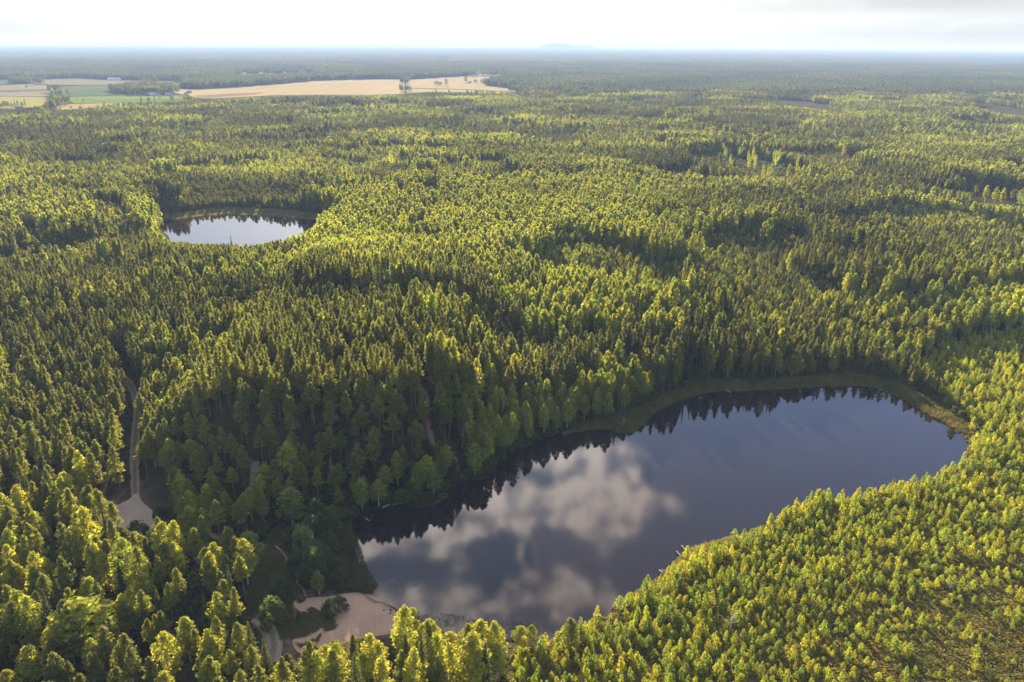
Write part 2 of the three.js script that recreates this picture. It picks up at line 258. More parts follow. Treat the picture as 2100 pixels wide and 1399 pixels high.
// each returns {crown, trunk, h}; q = how finely it is leaved (1 near, less further off)
function pine(seed, q) {
  const r = rng(seed), L = new Leaves(r), H = 18, base = H * (0.40 + r() * 0.16), W = 1.9 + r() * 0.7, n = Math.round(40 * Math.sqrt(q) + 8), segs = [], lean = [(r() - 0.5) * 0.7, (r() - 0.5) * 0.7];
  const ax = (y) => lean[0] * (y / H) ** 2, az = (y) => lean[1] * (y / H) ** 2;
  segs.push([0, -0.6, 0, 0.24, ax(H * 0.5), H * 0.5, az(H * 0.5), 0.17], [ax(H * 0.5), H * 0.5, az(H * 0.5), 0.17, ax(H), H * 0.96, az(H), 0.04]);
  const flat = 0.55 + r() * 0.3;
  for (let i = 0; i < n; i++) {
    const f = Math.pow((i + r() * 0.8) / n, 0.85), y = lerp(base, H - 0.5, f), a = i * 2.39996 + r() * 0.7;
    const rad = W * Math.pow(1 - Math.pow(f, 1.35), 0.72) * (0.78 + 0.22 * Math.sin(Math.min(1, f * 4) * Math.PI / 2)) * (0.6 + r() * 0.65), k = i % 3 ? 0.82 : 0.4;
    const cs = (0.46 + 0.55 * (1 - f)) * (0.8 + r() * 0.4);
    const x = ax(y) + Math.cos(a) * rad * k, z = az(y) + Math.sin(a) * rad * k;
    L.puff(x, y + rad * 0.14, z, cs, cs * flat, Math.round(lerp(12, 25, q) * (0.6 + 0.5 * (1 - f))), lerp(0.62, 0.34, q), 0.95, 0.86 + r() * 0.28);
    if (q > 0.7 && i < n * 0.5 && i % 2 === 0) segs.push([ax(y), y - 0.3, az(y), 0.06, x, y + 0.1, z, 0.02]);
  }
  L.puff(ax(H), H - 0.35, az(H), 0.32, 0.6, Math.round(22 * q + 4), lerp(0.5, 0.28, q), 0.5, 1.05);
  return { crown: L.geometry(), trunk: stickGeo(segs), h: H };
}
function birch(seed, q) {
  const r = rng(seed), L = new Leaves(r), H = 17, base = H * (0.22 + r() * 0.1), W = 2.35 + r() * 0.6, n = Math.round(44 * Math.sqrt(q) + 8), segs = [];
  segs.push([0, -0.6, 0, 0.17, 0.1, H * 0.45, 0, 0.12], [0.1, H * 0.45, 0, 0.12, 0, H * 0.93, 0.1, 0.03]);
  for (let i = 0; i < n; i++) {
    const f = (i + r()) / n, y = lerp(base, H - 0.7, f), a = i * 2.39996 + r();
    const rad = W * Math.pow(Math.sin(Math.PI * Math.pow(f * 0.93 + 0.06, 0.8)), 0.7) * (0.72 + r() * 0.5), k = i % 4 ? 0.78 : 0.3;
    const cs = (0.62 + 0.42 * (1 - f)) * (0.78 + r() * 0.5), x = Math.cos(a) * rad * k, z = Math.sin(a) * rad * k;
    L.puff(x, y, z, cs, cs * (0.85 + r() * 0.4), Math.round(lerp(13, 25, q)), lerp(0.66, 0.36, q), 1.0, 0.84 + r() * 0.34);
    if (q > 0.7 && i % 4 === 1) segs.push([0, Math.max(base * 0.8, y - rad * 0.9), 0, 0.05, x * 0.8, y, z * 0.8, 0.018]);
  }
  L.puff(0, H - 0.5, 0, 0.5, 0.7, Math.round(26 * q + 5), lerp(0.55, 0.3, q), 0.7, 1.05);
  return { crown: L.geometry(), trunk: stickGeo(segs), h: H };
}
function spruce(seed, q) {
  const r = rng(seed), L = new Leaves(r), H = 19, base = H * 0.13, W = 2.0 + r() * 0.5, layers = Math.round(15 + 10 * q), segs = [[0, -0.6, 0, 0.22, 0, H * 0.98, 0, 0.03]];
  for (let i = 0; i < layers; i++) {
    const f = i / layers, y = lerp(base, H - 0.35, Math.pow(f, 0.95)), rad = W * (1 - f) * (0.85 + r() * 0.3) + 0.16, b = Math.max(4, Math.round((8 - 3 * f) * lerp(0.7, 1, q)));
    for (let j = 0; j < b; j++) {
      const a = j / b * Math.PI * 2 + i * 1.3 + r() * 0.5, rr = rad * (0.72 + r() * 0.4), m = Math.max(2, Math.round(lerp(3, 6, q) * (1 - f * 0.5)));
      for (let k = 0; k < m; k++) {
        const t = (k + 0.6) / m, x = Math.cos(a) * rr * t, z = Math.sin(a) * rr * t, yy = y - rr * 0.34 * t * t + 0.1 * r();
        L.leaf(x + (r() - 0.5) * 0.25, yy, z + (r() - 0.5) * 0.25, Math.cos(a) * 0.7, 0.8, Math.sin(a) * 0.7, lerp(0.62, 0.42, q) * (1.05 - 0.45 * f), 0.4, 0.8 + 0.35 * t * r() + 0.15);
      }
    }
  }
  L.puff(0, H - 0.2, 0, 0.14, 0.45, Math.round(10 * q + 3), 0.26, 0.4, 1.1);
  return { crown: L.geometry(), trunk: stickGeo(segs), h: H };
}
function bogPine(seed, q) {
  const r = rng(seed), L = new Leaves(r), H = 4, round = r(), W = 0.72 + r() * 0.28, n = Math.round(13 * Math.sqrt(q) + 4), segs = [[0, -0.3, 0, 0.07, 0.06, H * 0.55, 0.03, 0.045], [0.06, H * 0.55, 0.03, 0.045, 0.02, H * 0.92, 0, 0.015]];
  for (let i = 0; i < n; i++) {
    const f = (i + r() * 0.9) / n, y = lerp(H * (0.16 + round * 0.14), H - 0.25, f), a = i * 2.39996 + r();
    const rad = W * Math.pow(1 - f, lerp(0.8, 0.45, round)) * (0.65 + r() * 0.6), cs = (0.26 + 0.26 * (1 - f)) * (0.8 + r() * 0.45);
    L.puff(Math.cos(a) * rad * 0.8, y, Math.sin(a) * rad * 0.8, cs, cs * 0.85, Math.round(lerp(10, 21, q)), lerp(0.27, 0.155, q), 0.95, 0.84 + r() * 0.32);
  }
  L.puff(0.02, H - 0.18, 0, 0.14, 0.3, Math.round(12 * q + 3), lerp(0.22, 0.13, q), 0.5, 1.05);
  return { crown: L.geometry(), trunk: stickGeo(segs), h: H };
}
function bush(seed, q) {
  const r = rng(seed), L = new Leaves(r), H = 4, n = Math.round(46 * q + 10), segs = [];
  for (let i = 0; i < n; i++) {
    const u = r(), a = i * 2.39996, q2 = Math.sqrt(1 - u * u), cs = 0.42 + r() * 0.3;
    const x = Math.cos(a) * q2 * 1.9, z = Math.sin(a) * q2 * 1.9, y = 0.55 + u * 2.85;
    L.puff(x, y, z, cs, cs * 0.9, 24, 0.21, 0.65, 0.82 + r() * 0.36);
    if (i % 6 === 0) segs.push([x * 0.1, -0.3, z * 0.1, 0.07, x * 0.8, y, z * 0.8, 0.02]);
  }
  return { crown: L.geometry(), trunk: stickGeo(segs), h: H };
}
const MAKE = { pine, birch, spruce, bog: bogPine, bush };
const NEAR = {}, MID = {};
let sd = 101;
for (const k in MAKE) { NEAR[k] = [0, 1, 2, 3, 4, 5, 6].map(() => MAKE[k](sd++ * 7919, 1)); MID[k] = k === 'bush' ? NEAR[k] : [0, 1, 2, 3, 4, 5].map(() => MAKE[k](sd++ * 7919, 0.24)); if (k === 'bush') MID[k] = NEAR[k].slice(0, 6); }
function joined(t) {                                         // crown and trunk in one geometry with two material groups
  if (t.whole) return t.whole;
  const a = t.crown.attributes, b = t.trunk.attributes, n = a.position.count, m = b.position.count, g = new THREE.BufferGeometry();
  const cat = (u, v) => { const f = new Float32Array(u.array.length + v.array.length); f.set(u.array); f.set(v.array, u.array.length); return new THREE.BufferAttribute(f, 3); };
  g.setAttribute('position', cat(a.position, b.position)); g.setAttribute('color', cat(a.color, b.color)); g.addGroup(0, n, 0); g.addGroup(n, m, 1);
  return (t.whole = g);
}

// ───────────────────────── ground, water, fields ─────────────────────────
function spread(list) { const out = []; for (const [from, to, step] of list) for (let v = from; v < to - 1e-6; v += step) out.push(v); return out; }
function grow(start, step, k, end) { const out = []; let v = start; while (v < end) { out.push(v); v += step; step *= k; } out.push(end); return out; }
{
  const right = grow(340, 4, 1.085, 60000), left = grow(290, 4, 1.085, 60000).map((v) => -v).reverse();
  const xs = [...left, ...spread([[-290 + 2.4, 340, 2.4]]), ...right];
  const zs = [...grow(90, 4, 1.25, 600).reverse().map((v) => 180 - v - 180 + 0), ].map(() => 0).slice(0, 0);
  const zf = [-200, -100, 0, 40, 70, ...spread([[90, 330, 2.4], [330, 480, 3.2], [480, 640, 2.6]]), ...grow(640, 4, 1.075, 70000)];
  const nx = xs.length, nz = zf.length, pos = new Float32Array(nx * nz * 3), col = new Float32Array(nx * nz * 3), uv = new Float32Array(nx * nz * 2), idx = [];
  for (let j = 0; j < nz; j++) for (let i = 0; i < nx; i++) {
    const x = xs[i], z = -zf[j], o = j * nx + i, near = zf[j] < 900 && Math.abs(x) < 900;
    const h = near || zf[j] < 1700 ? heightAt(x, z) : 0.75;
    pos[o * 3] = x; pos[o * 3 + 1] = h; pos[o * 3 + 2] = z; uv[o * 2] = x / 23; uv[o * 2 + 1] = z / 23;
    const n1 = fbm(x * 0.03, z * 0.03, 5, 3), n2 = fbm(x * 0.21, z * 0.21, 8, 2);
    let c = [0.060, 0.058, 0.026];
    c = c.map((v, k) => v * (1 + 0.5 * n1 + 0.35 * n2) + (k === 1 ? 0.012 * Math.max(0, n1) : 0));
    if (near) {
      const mix = (t, q) => { c = c.map((v, k) => lerp(v, q[k], t)); };
      if (inside(BOG, x, z)) mix(0.9, n1 + n2 * 0.7 > 0.12 ? [0.23, 0.135, 0.040] : n1 > -0.16 ? [0.155, 0.130, 0.034] : [0.100, 0.110, 0.034]);
      if (inside(GLADE, x, z)) mix(0.85, n2 > 0.05 ? [0.15, 0.105, 0.06] : [0.085, 0.085, 0.032]);
      if (inside(CUTOVER, x, z)) mix(0.8, [0.10, 0.085, 0.034]);
      if (inside(LEFT_MAT, x, z) || inside(FAR_MAT, x, z) || inside(POND_MAT, x, z) || inside(NEAR_MAT, x, z)) mix(0.9, [0.15, 0.125, 0.045]);
      const sb = sdPoly(BEACH, x, z, 60); if (sb < 7) mix((1 - sstep(0, 7, sb)) * 0.6, [0.22, 0.15, 0.095]);
      const sc = sdPoly(CLEARING, x, z, 60); if (sc < 6) mix((1 - sstep(0, 6, sc)) * 0.55, [0.2, 0.15, 0.10]);
      if (h < 0.1) mix(0.8, [0.05, 0.035, 0.025]);
    } else {
      for (const m of MEADOWS) if (inside(m, x, z)) c = [0.085, 0.080, 0.030];
    }
    col.set(c, o * 3);
    if (i && j) { const a = o - nx - 1, b = o - nx, d = o - 1; idx.push(a, b, d, b, o, d); }
  }
  const g = new THREE.BufferGeometry(); g.setAttribute('position', new THREE.BufferAttribute(pos, 3)); g.setAttribute('color', new THREE.BufferAttribute(col, 3)); g.setAttribute('uv', new THREE.BufferAttribute(uv, 2)); g.setIndex(idx); g.computeVertexNormals();
  add('ground', g, groundMat, 'brown and mossy forest and bog floor running to the horizon', null, 'structure');
}
function sheet(poly, y, color, uvScale, jitter = 0.1, seed = 1) {   // flat polygon with toned vertices
  const tris = THREE.ShapeUtils.triangulateShape(poly, []), pos = [], col = [], uv = [];
  for (const p of poly) { pos.push(p.x, y, p.y); uv.push(p.x / uvScale, p.y / uvScale); const k = 1 + jitter * fbm(p.x * 0.01, p.y * 0.01, seed, 2); col.push(color[0] * k, color[1] * k, color[2] * k); }
  const g = new THREE.BufferGeometry(); g.setAttribute('position', new THREE.Float32BufferAttribute(pos, 3)); g.setAttribute('color', new THREE.Float32BufferAttribute(col, 3)); g.setAttribute('uv', new THREE.Float32BufferAttribute(uv, 2));
  g.setIndex(tris.map(([a, b, c]) => { const A = poly[a], B = poly[b], C = poly[c]; return (B.x - A.x) * (C.y - A.y) - (B.y - A.y) * (C.x - A.x) > 0 ? [a, c, b] : [a, b, c]; }).flat()); g.computeVertexNormals();
  return g;
}
function waterSheet(poly, shallowAt) {                       // fine sheet a little wider than the shore; colour of the bed showing through near sand
  const b = poly.b, step = 3, x0 = b.x0 - 8, z0 = b.y0 - 8, nx = Math.ceil((b.x1 - x0 + 8) / step) + 1, nz = Math.ceil((b.y1 - z0 + 8) / step) + 1, id = new Int32Array(nx * nz).fill(-1), pos = [], col = [], uv = [], idx = [];
  for (let j = 0; j < nz; j++) for (let i = 0; i < nx; i++) {
    const x = x0 + i * step, z = z0 + j * step; if (sdPoly(poly, x, z) > 5) continue;
    id[j * nx + i] = pos.length / 3; pos.push(x, 0, z); uv.push(x / 9, z / 9);
    const s = shallowAt(x, z); col.push(lerp(0.012, 0.15, s), lerp(0.009, 0.095, s), lerp(0.009, 0.062, s));
  }
  for (let j = 1; j < nz; j++) for (let i = 1; i < nx; i++) { const a = id[(j - 1) * nx + i - 1], c = id[(j - 1) * nx + i], d = id[j * nx + i - 1], e = id[j * nx + i]; if (a >= 0 && c >= 0 && d >= 0) idx.push(a, d, c); if (c >= 0 && d >= 0 && e >= 0) idx.push(c, d, e); }
  const g = new THREE.BufferGeometry(); g.setAttribute('position', new THREE.Float32BufferAttribute(pos, 3)); g.setAttribute('color', new THREE.Float32BufferAttribute(col, 3)); g.setAttribute('uv', new THREE.Float32BufferAttribute(uv, 2)); g.setIndex(idx); g.computeVertexNormals();
  return g;
}
const beachEdge = P([[756, 1214], [775, 1228], [790, 1233], [800, 1242], [812, 1251], [827, 1262]]);
add('lake', waterSheet(LAKE, (x, z) => 1 - sstep(0.5, 7, lineDist(beachEdge, x, z))), waterMat, 'large dark lake mirroring clouds and blue sky, sand beach at its near end', null, 'structure');
add('lake', waterSheet(POND, () => 0), waterMat, 'small silvery lake enclosed by forest in the upper left', null, 'structure');

function blob(loop, lift, tone, edge) {                      // sheet following the terrain: rings from the outline to the middle
  const c = new THREE.Vector2(); loop.forEach((p) => c.add(p)); c.divideScalar(loop.length);
  const n = loop.length, rings = 14, pos = [], col = [], uv = [], idx = [];
  for (let r = 0; r <= rings; r++) for (let i = 0; i < n; i++) {
    const t = 1 - Math.pow(r / rings, 1.0), w = r === 0 ? 1 + 0.012 * fbm(i * 0.7, 3, 1, 2) : 1, x = lerp(c.x, loop[i].x, t * w), z = lerp(c.y, loop[i].y, t * w);
    pos.push(x, heightAt(x, z) + lift - (r === 0 ? lift + 0.05 : 0), z); uv.push(x / 6, z / 6);
    const k = 1 + 0.22 * fbm(x * 0.16, z * 0.16, 6, 3), e = edge(x, z); col.push(...tone.map((v, q) => lerp(v, [0.13, 0.10, 0.05][q], e) * k));
  }
  for (let r = 0; r < rings; r++) for (let i = 0; i < n; i++) { const j = (i + 1) % n, a = r * n + i, b = r * n + j, d = a + n, e = b + n; idx.push(a, b, d, b, e, d); }
  const g = new THREE.BufferGeometry(); g.setAttribute('position', new THREE.Float32BufferAttribute(pos, 3)); g.setAttribute('color', new THREE.Float32BufferAttribute(col, 3)); g.setAttribute('uv', new THREE.Float32BufferAttribute(uv, 2)); g.setIndex(idx); g.computeVertexNormals();
  if (g.attributes.normal.getY(n * 3) < 0) { const ix = g.index.array; for (let i = 0; i < ix.length; i += 3) { const t = ix[i]; ix[i] = ix[i + 1]; ix[i + 1] = t; } g.computeVertexNormals(); }
  return g;
}
function ribbon(pts, width, lift, tone, rut) {
  const curve = new THREE.CatmullRomCurve3(pts.map((p) => new THREE.Vector3(p.x, 0, p.y))), n = Math.max(8, Math.round(curve.getLength() / 1.5)), pos = [], col = [], uv = [], idx = [], off = [-0.5, -0.27, -0.1, 0.1, 0.27, 0.5];
  for (let i = 0; i <= n; i++) {
    const p = curve.getPointAt(i / n), d = curve.getTangentAt(i / n), w = width * (1 + 0.35 * fbm(i * 0.21, 4, 2, 2));
    off.forEach((f, k) => { const x = p.x - d.z * f * w, z = p.z + d.x * f * w, s = 1 + 0.3 * fbm(x * 0.4, z * 0.4, 3, 2), m = rut && (k === 2 || k === 3) ? 0.62 : k === 0 || k === 5 ? 0.7 : 1; pos.push(x, heightAt(x, z) + (k === 0 || k === 5 ? 0.0 : lift), z); col.push(...tone.map((v, q) => v * s * (m < 1 ? m * [0.96, 1.04, 0.8][q] : 1))); uv.push(x / 4, z / 4); });
    if (i) for (let k = 0; k < 5; k++) { const a = (i - 1) * 6 + k, b = a + 1, c = a + 6, e = a + 7; idx.push(a, c, b, b, c, e); }
  }
  const g = new THREE.BufferGeometry(); g.setAttribute('position', new THREE.Float32BufferAttribute(pos, 3)); g.setAttribute('color', new THREE.Float32BufferAttribute(col, 3)); g.setAttribute('uv', new THREE.Float32BufferAttribute(uv, 2)); g.setIndex(idx); g.computeVertexNormals();
  if (g.attributes.normal.getY(9) < 0) { const ix = g.index.array; for (let i = 0; i < ix.length; i += 3) { const t = ix[i]; ix[i] = ix[i + 1]; ix[i + 1] = t; } g.computeVertexNormals(); }
  return g;
}
const wrack = P([[748, 1213], [757, 1226], [770, 1234], [785, 1233], [792, 1240], [802, 1248]]);
const SAND = [0.46, 0.300, 0.180];
add('beach', blob(BEACH, 0.09, SAND, (x, z) => 0.75 * (1 - sstep(0.15, 0.75, lineDist(wrack, x, z)))), sandMat, 'pinkish sand beach at the near left end of the large lake', null, 'structure');
add('sandy_clearing', blob(CLEARING, 0.09, [0.44, 0.345, 0.255], () => 0), sandMat, 'pale sandy clearing in the forest where the dirt track ends', null, 'structure');
add('dirt_track', ribbon(TRACK, 2.7, 0.10, [0.30, 0.225, 0.165], true), sandMat, 'narrow two rut dirt track running through the forest to the sandy clearing', null, 'structure');
add('dirt_track', ribbon(BEACH_TRACK, 3.6, 0.12, [0.34, 0.26, 0.20], true), sandMat, 'short rutted sand track leaving the beach towards the lower left wood', null, 'structure');
[['brown footpath climbing through the pines right of the sandy clearing', 2.2], ['thin trodden path between the dark trees behind the beach', 0.6], ['brown path from the sandy clearing to the beach glade', 1.8], ['bare reddish slope under the pines above the lake', 2.2], ['short bare landing path at the lake shore', 1.3], ['light forest road gap beside the small lake woods', 4]].forEach(([label, w], i) =>
  add('footpath', ribbon(PATHS[i], w, 0.1, i === 3 ? [0.24, 0.13, 0.085] : [0.27, 0.19, 0.135], false), sandMat, label, null, 'structure'));
FIELDS.forEach((f, i) => { const b = f.poly.b, far = -b.y0; add('field', sheet(f.poly, far > 9000 ? 6 : 1.2 + i * 0.05, f.color, 60, 0.25, i), fieldMat, f.label, null, 'structure'); });

// ───────────────────────── where each tree stands ─────────────────────────
const trees = { pine: [], birch: [], spruce: [], bog: [], bush: [] }, patches = [[], []];
const ndc = new THREE.Vector3();
function shows(x, y, z) { ndc.set(x, y, z).project(camera); return Math.abs(ndc.x) < 1.0 && Math.abs(ndc.y) < 1.0; }
const inField = (x, z) => FIELDS.some((f) => inside(f.poly, x, z));
function hides(x, z, h) {
  for (const f of [1, 0.6]) {
    const k = CAM_H / (CAM_H - h * f), X = x * k, Z = z * k;
    if (-Z > 1300) { if (inField(X, Z)) return true; for (const m of MEADOWS) if (inside(m, X, Z)) return true; }
    else for (const o of OPEN) if (inside(o, X, Z)) return true;
  }
  return false;
}
function blocked(x, z, m) {                                   // open ground, with m metres kept free beside it
  const w = waterDist(x, z); if (w < 1.0) return true;
  if (-z < 420) {
    if (inside(FAR_MAT, x, z) || inside(LEFT_MAT, x, z) || inside(NEAR_MAT, x, z)) return true;
    if (sdPoly(BEACH, x, z, 40) < m * 0.7 || sdPoly(CLEARING, x, z, 40) < m || inside(GLADE, x, z) || inside(THICKET, x, z)) return true;
    if (x < -20 && lineDist(TRACK, x, z) < m * 0.5 + 1.6) return true;
    if (lineDist(BEACH_TRACK, x, z) < m + 1) return true;
    for (const p of PATHS) if (lineDist(p, x, z) < m * 0.5 + 0.6) return true;
  } else {
    if (-z < 700 && inside(POND_MAT, x, z)) return true;
    if (-z < 700 && lineDist(TRACK, x, z) < m + 1.5) return true;
    if (-z < 900 && lineDist(PATHS[5], x, z) < m * 0.5 + 1) return true;
    if (-z < 1200 && inside(CUTOVER, x, z)) return true;
    for (const f of MEADOWS) if (inside(f, x, z)) return true;
    if (-z > 1300 && inField(x, z)) return true;
  }
  return false;
}
{
  const r = rng(4242), aspect = PW / 2 / FOCAL;
  const place = (x, z) => {
    const d = -z, bogHere = d < 520 && inside(BOG, x, z);
    if (bogHere || blocked(x, z, 2.4)) return;
    const n1 = fbm(x * 0.011 + 3, z * 0.011, 1.3, 2), n2 = fbm(x * 0.028, z * 0.028, 7.7, 2), st = fbm(Math.floor(x / 90 + n2) * 3.17, Math.floor(z / 110 + n1) * 2.71, 0.5, 1);
    const n3 = fbm(x * 0.0065 + 40, z * 0.0085, 5.5, 2);
    const wob = d < 230 ? 0 : (n2 * 75 + (r() - 0.5) * 22) * sstep(230, 420, d);
    let hgt = (d < 215 && x < 20 ? 13.2 : 13.8) + st * 14 + n1 * 5, pb = 0.20 + n1 * 0.8 + n3 * 0.5 + (x > 60 && d < 900 ? 0.08 : 0), ps = 0.10 + st * 0.35 - n3 * 0.45;
    let gap = 0.03 + 0.25 * sstep(0.22, 0.45, n2);
    if (BIRCHY.some((b) => inside(b, x + wob, z + wob * 1.6))) { pb = d < 160 ? 0.62 : 0.78; hgt = d < 160 ? 14.5 : d < 300 ? 13 : 18.5; gap = 0.03; }
    if (inside(YOUNG, x + wob, z + wob)) { hgt = 8.5 + n2 * 4; pb = 0.45; ps = 0.1; }
    if (x > 75 && d < 520) hgt *= lerp(0.86, 0.66, sstep(75, 190, x) * (1 - sstep(380, 520, d)));
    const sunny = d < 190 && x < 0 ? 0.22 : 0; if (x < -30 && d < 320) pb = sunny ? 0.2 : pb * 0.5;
    const w = d < 420 ? sdPoly(LAKE, x, z) : 99; if (w < 9) { hgt *= 0.78; pb += 0.3; if (x > 30 && d < 238) return; }
    if (r() < gap) return;
    let kindFix = false;
    const u = r(); let kind = u < pb ? 'birch' : u < pb + ps ? 'spruce' : 'pine';
    hgt *= 0.86 + r() * 0.28; const odd = r(); if (odd < 0.09) hgt *= 0.6; else if (odd > 0.95) hgt *= 1.2; hgt = Math.min(hgt, 20);
    if (hides(x, z, hgt)) { const k = [0.8, 0.64, 0.5, 0.36, 0.25].find((q) => !hides(x, z, hgt * q)); if (!k) return; hgt *= k; if (k < 0.5 && d < 220) kindFix = true; }
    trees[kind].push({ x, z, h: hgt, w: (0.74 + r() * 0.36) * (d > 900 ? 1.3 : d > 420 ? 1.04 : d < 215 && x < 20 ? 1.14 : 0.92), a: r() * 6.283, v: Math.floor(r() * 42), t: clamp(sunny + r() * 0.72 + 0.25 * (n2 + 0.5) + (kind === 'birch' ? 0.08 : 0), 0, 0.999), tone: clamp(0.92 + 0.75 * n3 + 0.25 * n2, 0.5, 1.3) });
  };
  const walk = (d0, d1, s, f) => { for (let d = d0; d < d1; d += s) { const half = d * aspect * 1.02 + 45; for (let x = -half; x < half; x += s) f(x + (r() - 0.5) * s * 1.4, -(d + (r() - 0.5) * s * 1.4)); } };
  walk(92, 215, 4.2, (x, z) => { if (x < 20) place(x, z); }); walk(92, 215, 3.6, (x, z) => { if (x >= 20) place(x, z); }); walk(215, 420, 3.05, place); walk(420, 900, 3.35, place); walk(900, 2000, 4.9, place);
  // bog pines, thinner towards the open mire at the lower right
  walk(92, 520, 1.45, (x, z) => {
    if (!inside(BOG, x, z) || waterDist(x, z) < 0.8 || inside(NEAR_MAT, x, z) && r() < 0.75 || inside(FAR_MAT, x, z)) return;
    const w = sdPoly(LAKE, x, z), n = fbm(x * 0.045, z * 0.045, 2.9, 3), beyond = -z > 232 ? 1 : 0, open = beyond ? 0.35 + 0.3 * n : sstep(20, 70, w) * sstep(48, 98, x - (-z - 150) * 0.25);
    if (r() < 0.14 + 0.76 * open + 0.9 * Math.max(0, n) * (0.5 + open)) return;
    let h = lerp(2.55, 1.8, open) * (0.45 + r() * 0.95) + 1.9 * (1 - sstep(3, 16, w)) * r() + (beyond ? 1.6 * r() : 0);
    h *= 1 + 0.7 * fbm(x * 0.14, z * 0.14, 8.8, 2); if (r() < 0.035) h *= 1.5; h = Math.min(h, 5);
    trees.bog.push({ x, z, h, w: 0.66 + r() * 0.5, a: r() * 6.283, v: Math.floor(r() * 42), t: clamp(r() * 0.86 + n * 0.2 + 0.02, 0, 0.999), tone: clamp(0.82 + 0.5 * r() + 0.45 * n, 0.6, 1.4) });
  });
  // bushes down to the ground along the shores and here and there under the trees
  walk(140, 660, 1.9, (x, z) => {
    const d = -z; if (d < 520 && inside(BOG, x, z)) return; const w = waterDist(x, z); if (w < 1.2 || w > 26 || blocked(x, z, 0.8)) return;
    const edge = Math.min(sdPoly(FAR_MAT, x, z, 40), sdPoly(POND_MAT, x, z, 40), w);
    if (r() < 0.25 + 0.6 * sstep(2, 9, edge)) return; const h = (1.3 + 3.6 * r() * r()) * (d > 450 ? 1.5 : 1); if (hides(x, z, h)) return;
    trees.bush.push({ x, z, h, w: 0.75 + r() * 0.5, a: r() * 6.283, v: Math.floor(r() * 42), t: r() * 0.7 });
  });
  walk(700, 1000, 5, (x, z) => { if (!inside(CUTOVER, x, z)) return; const u = r(); if (u < 0.55) return; const tall = u > 0.965; trees[tall ? 'birch' : 'bush'].push({ x, z, h: tall ? 13 + 4 * r() : 1.2 + 2.2 * r(), w: tall ? 0.75 : 1, a: r() * 6.283, v: Math.floor(r() * 42), t: 0.3 + r() * 0.69 }); });
  walk(120, 520, 8.5, (x, z) => { const d = -z; if (inside(BOG, x, z) || blocked(x, z, 1.2)) return; const h = 1.2 + 3 * r(); if (r() < 0.4 || hides(x, z, h)) return; trees.bush.push({ x, z, h, w: 0.75 + r() * 0.5, a: r() * 6.283, v: Math.floor(r() * 42), t: r() * 0.7 }); });
  // forest beyond two kilometres: patches of a dozen crowns, then of sixty
  walk(2000, 5200, 26, (x, z) => { if (!inField(x, z) && !hides(x, z, 17) && !MEADOWS.some((m) => inside(m, x, z)) && fbm(x * 0.002, z * 0.0016, 6, 2) > -0.42) patches[0].push({ x, z, s: 1, a: r() * 6.283, t: r() }); });
  walk(5200, 16000, 95, (x, z) => { if (!inField(x, z) && !hides(x, z, 19) && fbm(x * 0.0006 + 9, z * 0.00032, 6, 3) > -0.2) patches[1].push({ x, z, s: 1, a: r() * 6.283, t: r() }); });
}

// ───────────────────────── trees: the largest in view one by one, the rest as forest ─────────────────────────
const NAMES = { pine: 'pine_tree', birch: 'birch_tree', spruce: 'spruce_tree', bog: 'bog_pine', bush: 'willow_bush' };
const ORD = ['nearest', 'second nearest', 'third nearest', 'fourth nearest', 'fifth nearest', 'sixth nearest', 'seventh nearest', 'eighth nearest', 'ninth nearest', 'tenth nearest', 'eleventh nearest', 'twelfth nearest'];
const mid = (loop) => loop.reduce((s, p) => s.add(p), new THREE.Vector2()).divideScalar(loop.length);
const MARKS = [['the sandy clearing', mid(CLEARING)], ['the sand beach', mid(BEACH)], ['the dirt track bend', G(276, 815)], ['the reed bed', G(705, 1140)], ['the lower left photo corner', G(0, 1399)], ['the left photo edge', G(20, 900)], ['the beach track', G(545, 1330)], ['the bare reddish slope', G(880, 920)], ['the sedge lobe', G(1270, 862)], ['the near birch shore', G(900, 1310)], ['the white dead snag', G(1497, 1296)], ['the lower right photo corner', G(2100, 1399)], ['the lake tip', G(1990, 905)], ['the bog shore logs', G(1360, 1172)], ['the bottom edge bog', G(1300, 1399)], ['the bog shore bay', G(1620, 1048)], ['the driftwood shore', G(800, 1030)], ['the brown footpath', G(512, 1040)], ['the far shore driftwood', G(1490, 785)], ['the small lake', G(480, 500)], ['the forest road gap', G(822, 480)], ['the wooded rise', new THREE.Vector2(-55, -215)], ['the yellow cutover', G(1570, 350)], ['the beach glade', G(570, 1160)]];
const KINDWORD = { pine: 'pine', birch: 'birch', spruce: 'spruce', bog: 'bog pine' };
const M4 = new THREE.Matrix4(), Q = new THREE.Quaternion(), UPV = new THREE.Vector3(0, 1, 0);
function matrixOf(t, y, nominal) { return M4.compose(new THREE.Vector3(t.x, y, t.z), Q.setFromAxisAngle(UPV, t.a), new THREE.Vector3(t.w * Math.sqrt(t.h / nominal) * 1.02, t.h / nominal, t.w * Math.sqrt(t.h / nominal) * 1.02)); }
const tintOf = (k, t) => { const a = TINTS[k], f = t * 3, i = Math.min(2, Math.floor(f)), q = f - i; return a[i][1].map((v, c) => lerp(v, a[i + 1][1][c], q)); };
function individual(kind, t, label, group, name) {
  const shape = NEAR[kind][t.v % 7], g = thing(name ?? NAMES[kind], new THREE.Vector3(t.x, heightAt(t.x, t.z), t.z), t.a, label, kind === 'bush' ? 'bush' : 'tree', group);
  const s = t.w * Math.sqrt(t.h / shape.h) * 1.02; g.scale.set(s, t.h / shape.h, s);
  part('crown', shape.crown, TINTED[kind][Math.floor(t.t * 4)], g); part(kind === 'bush' ? 'stems' : 'trunk', shape.trunk, BARK[kind], g);
  return g;
}
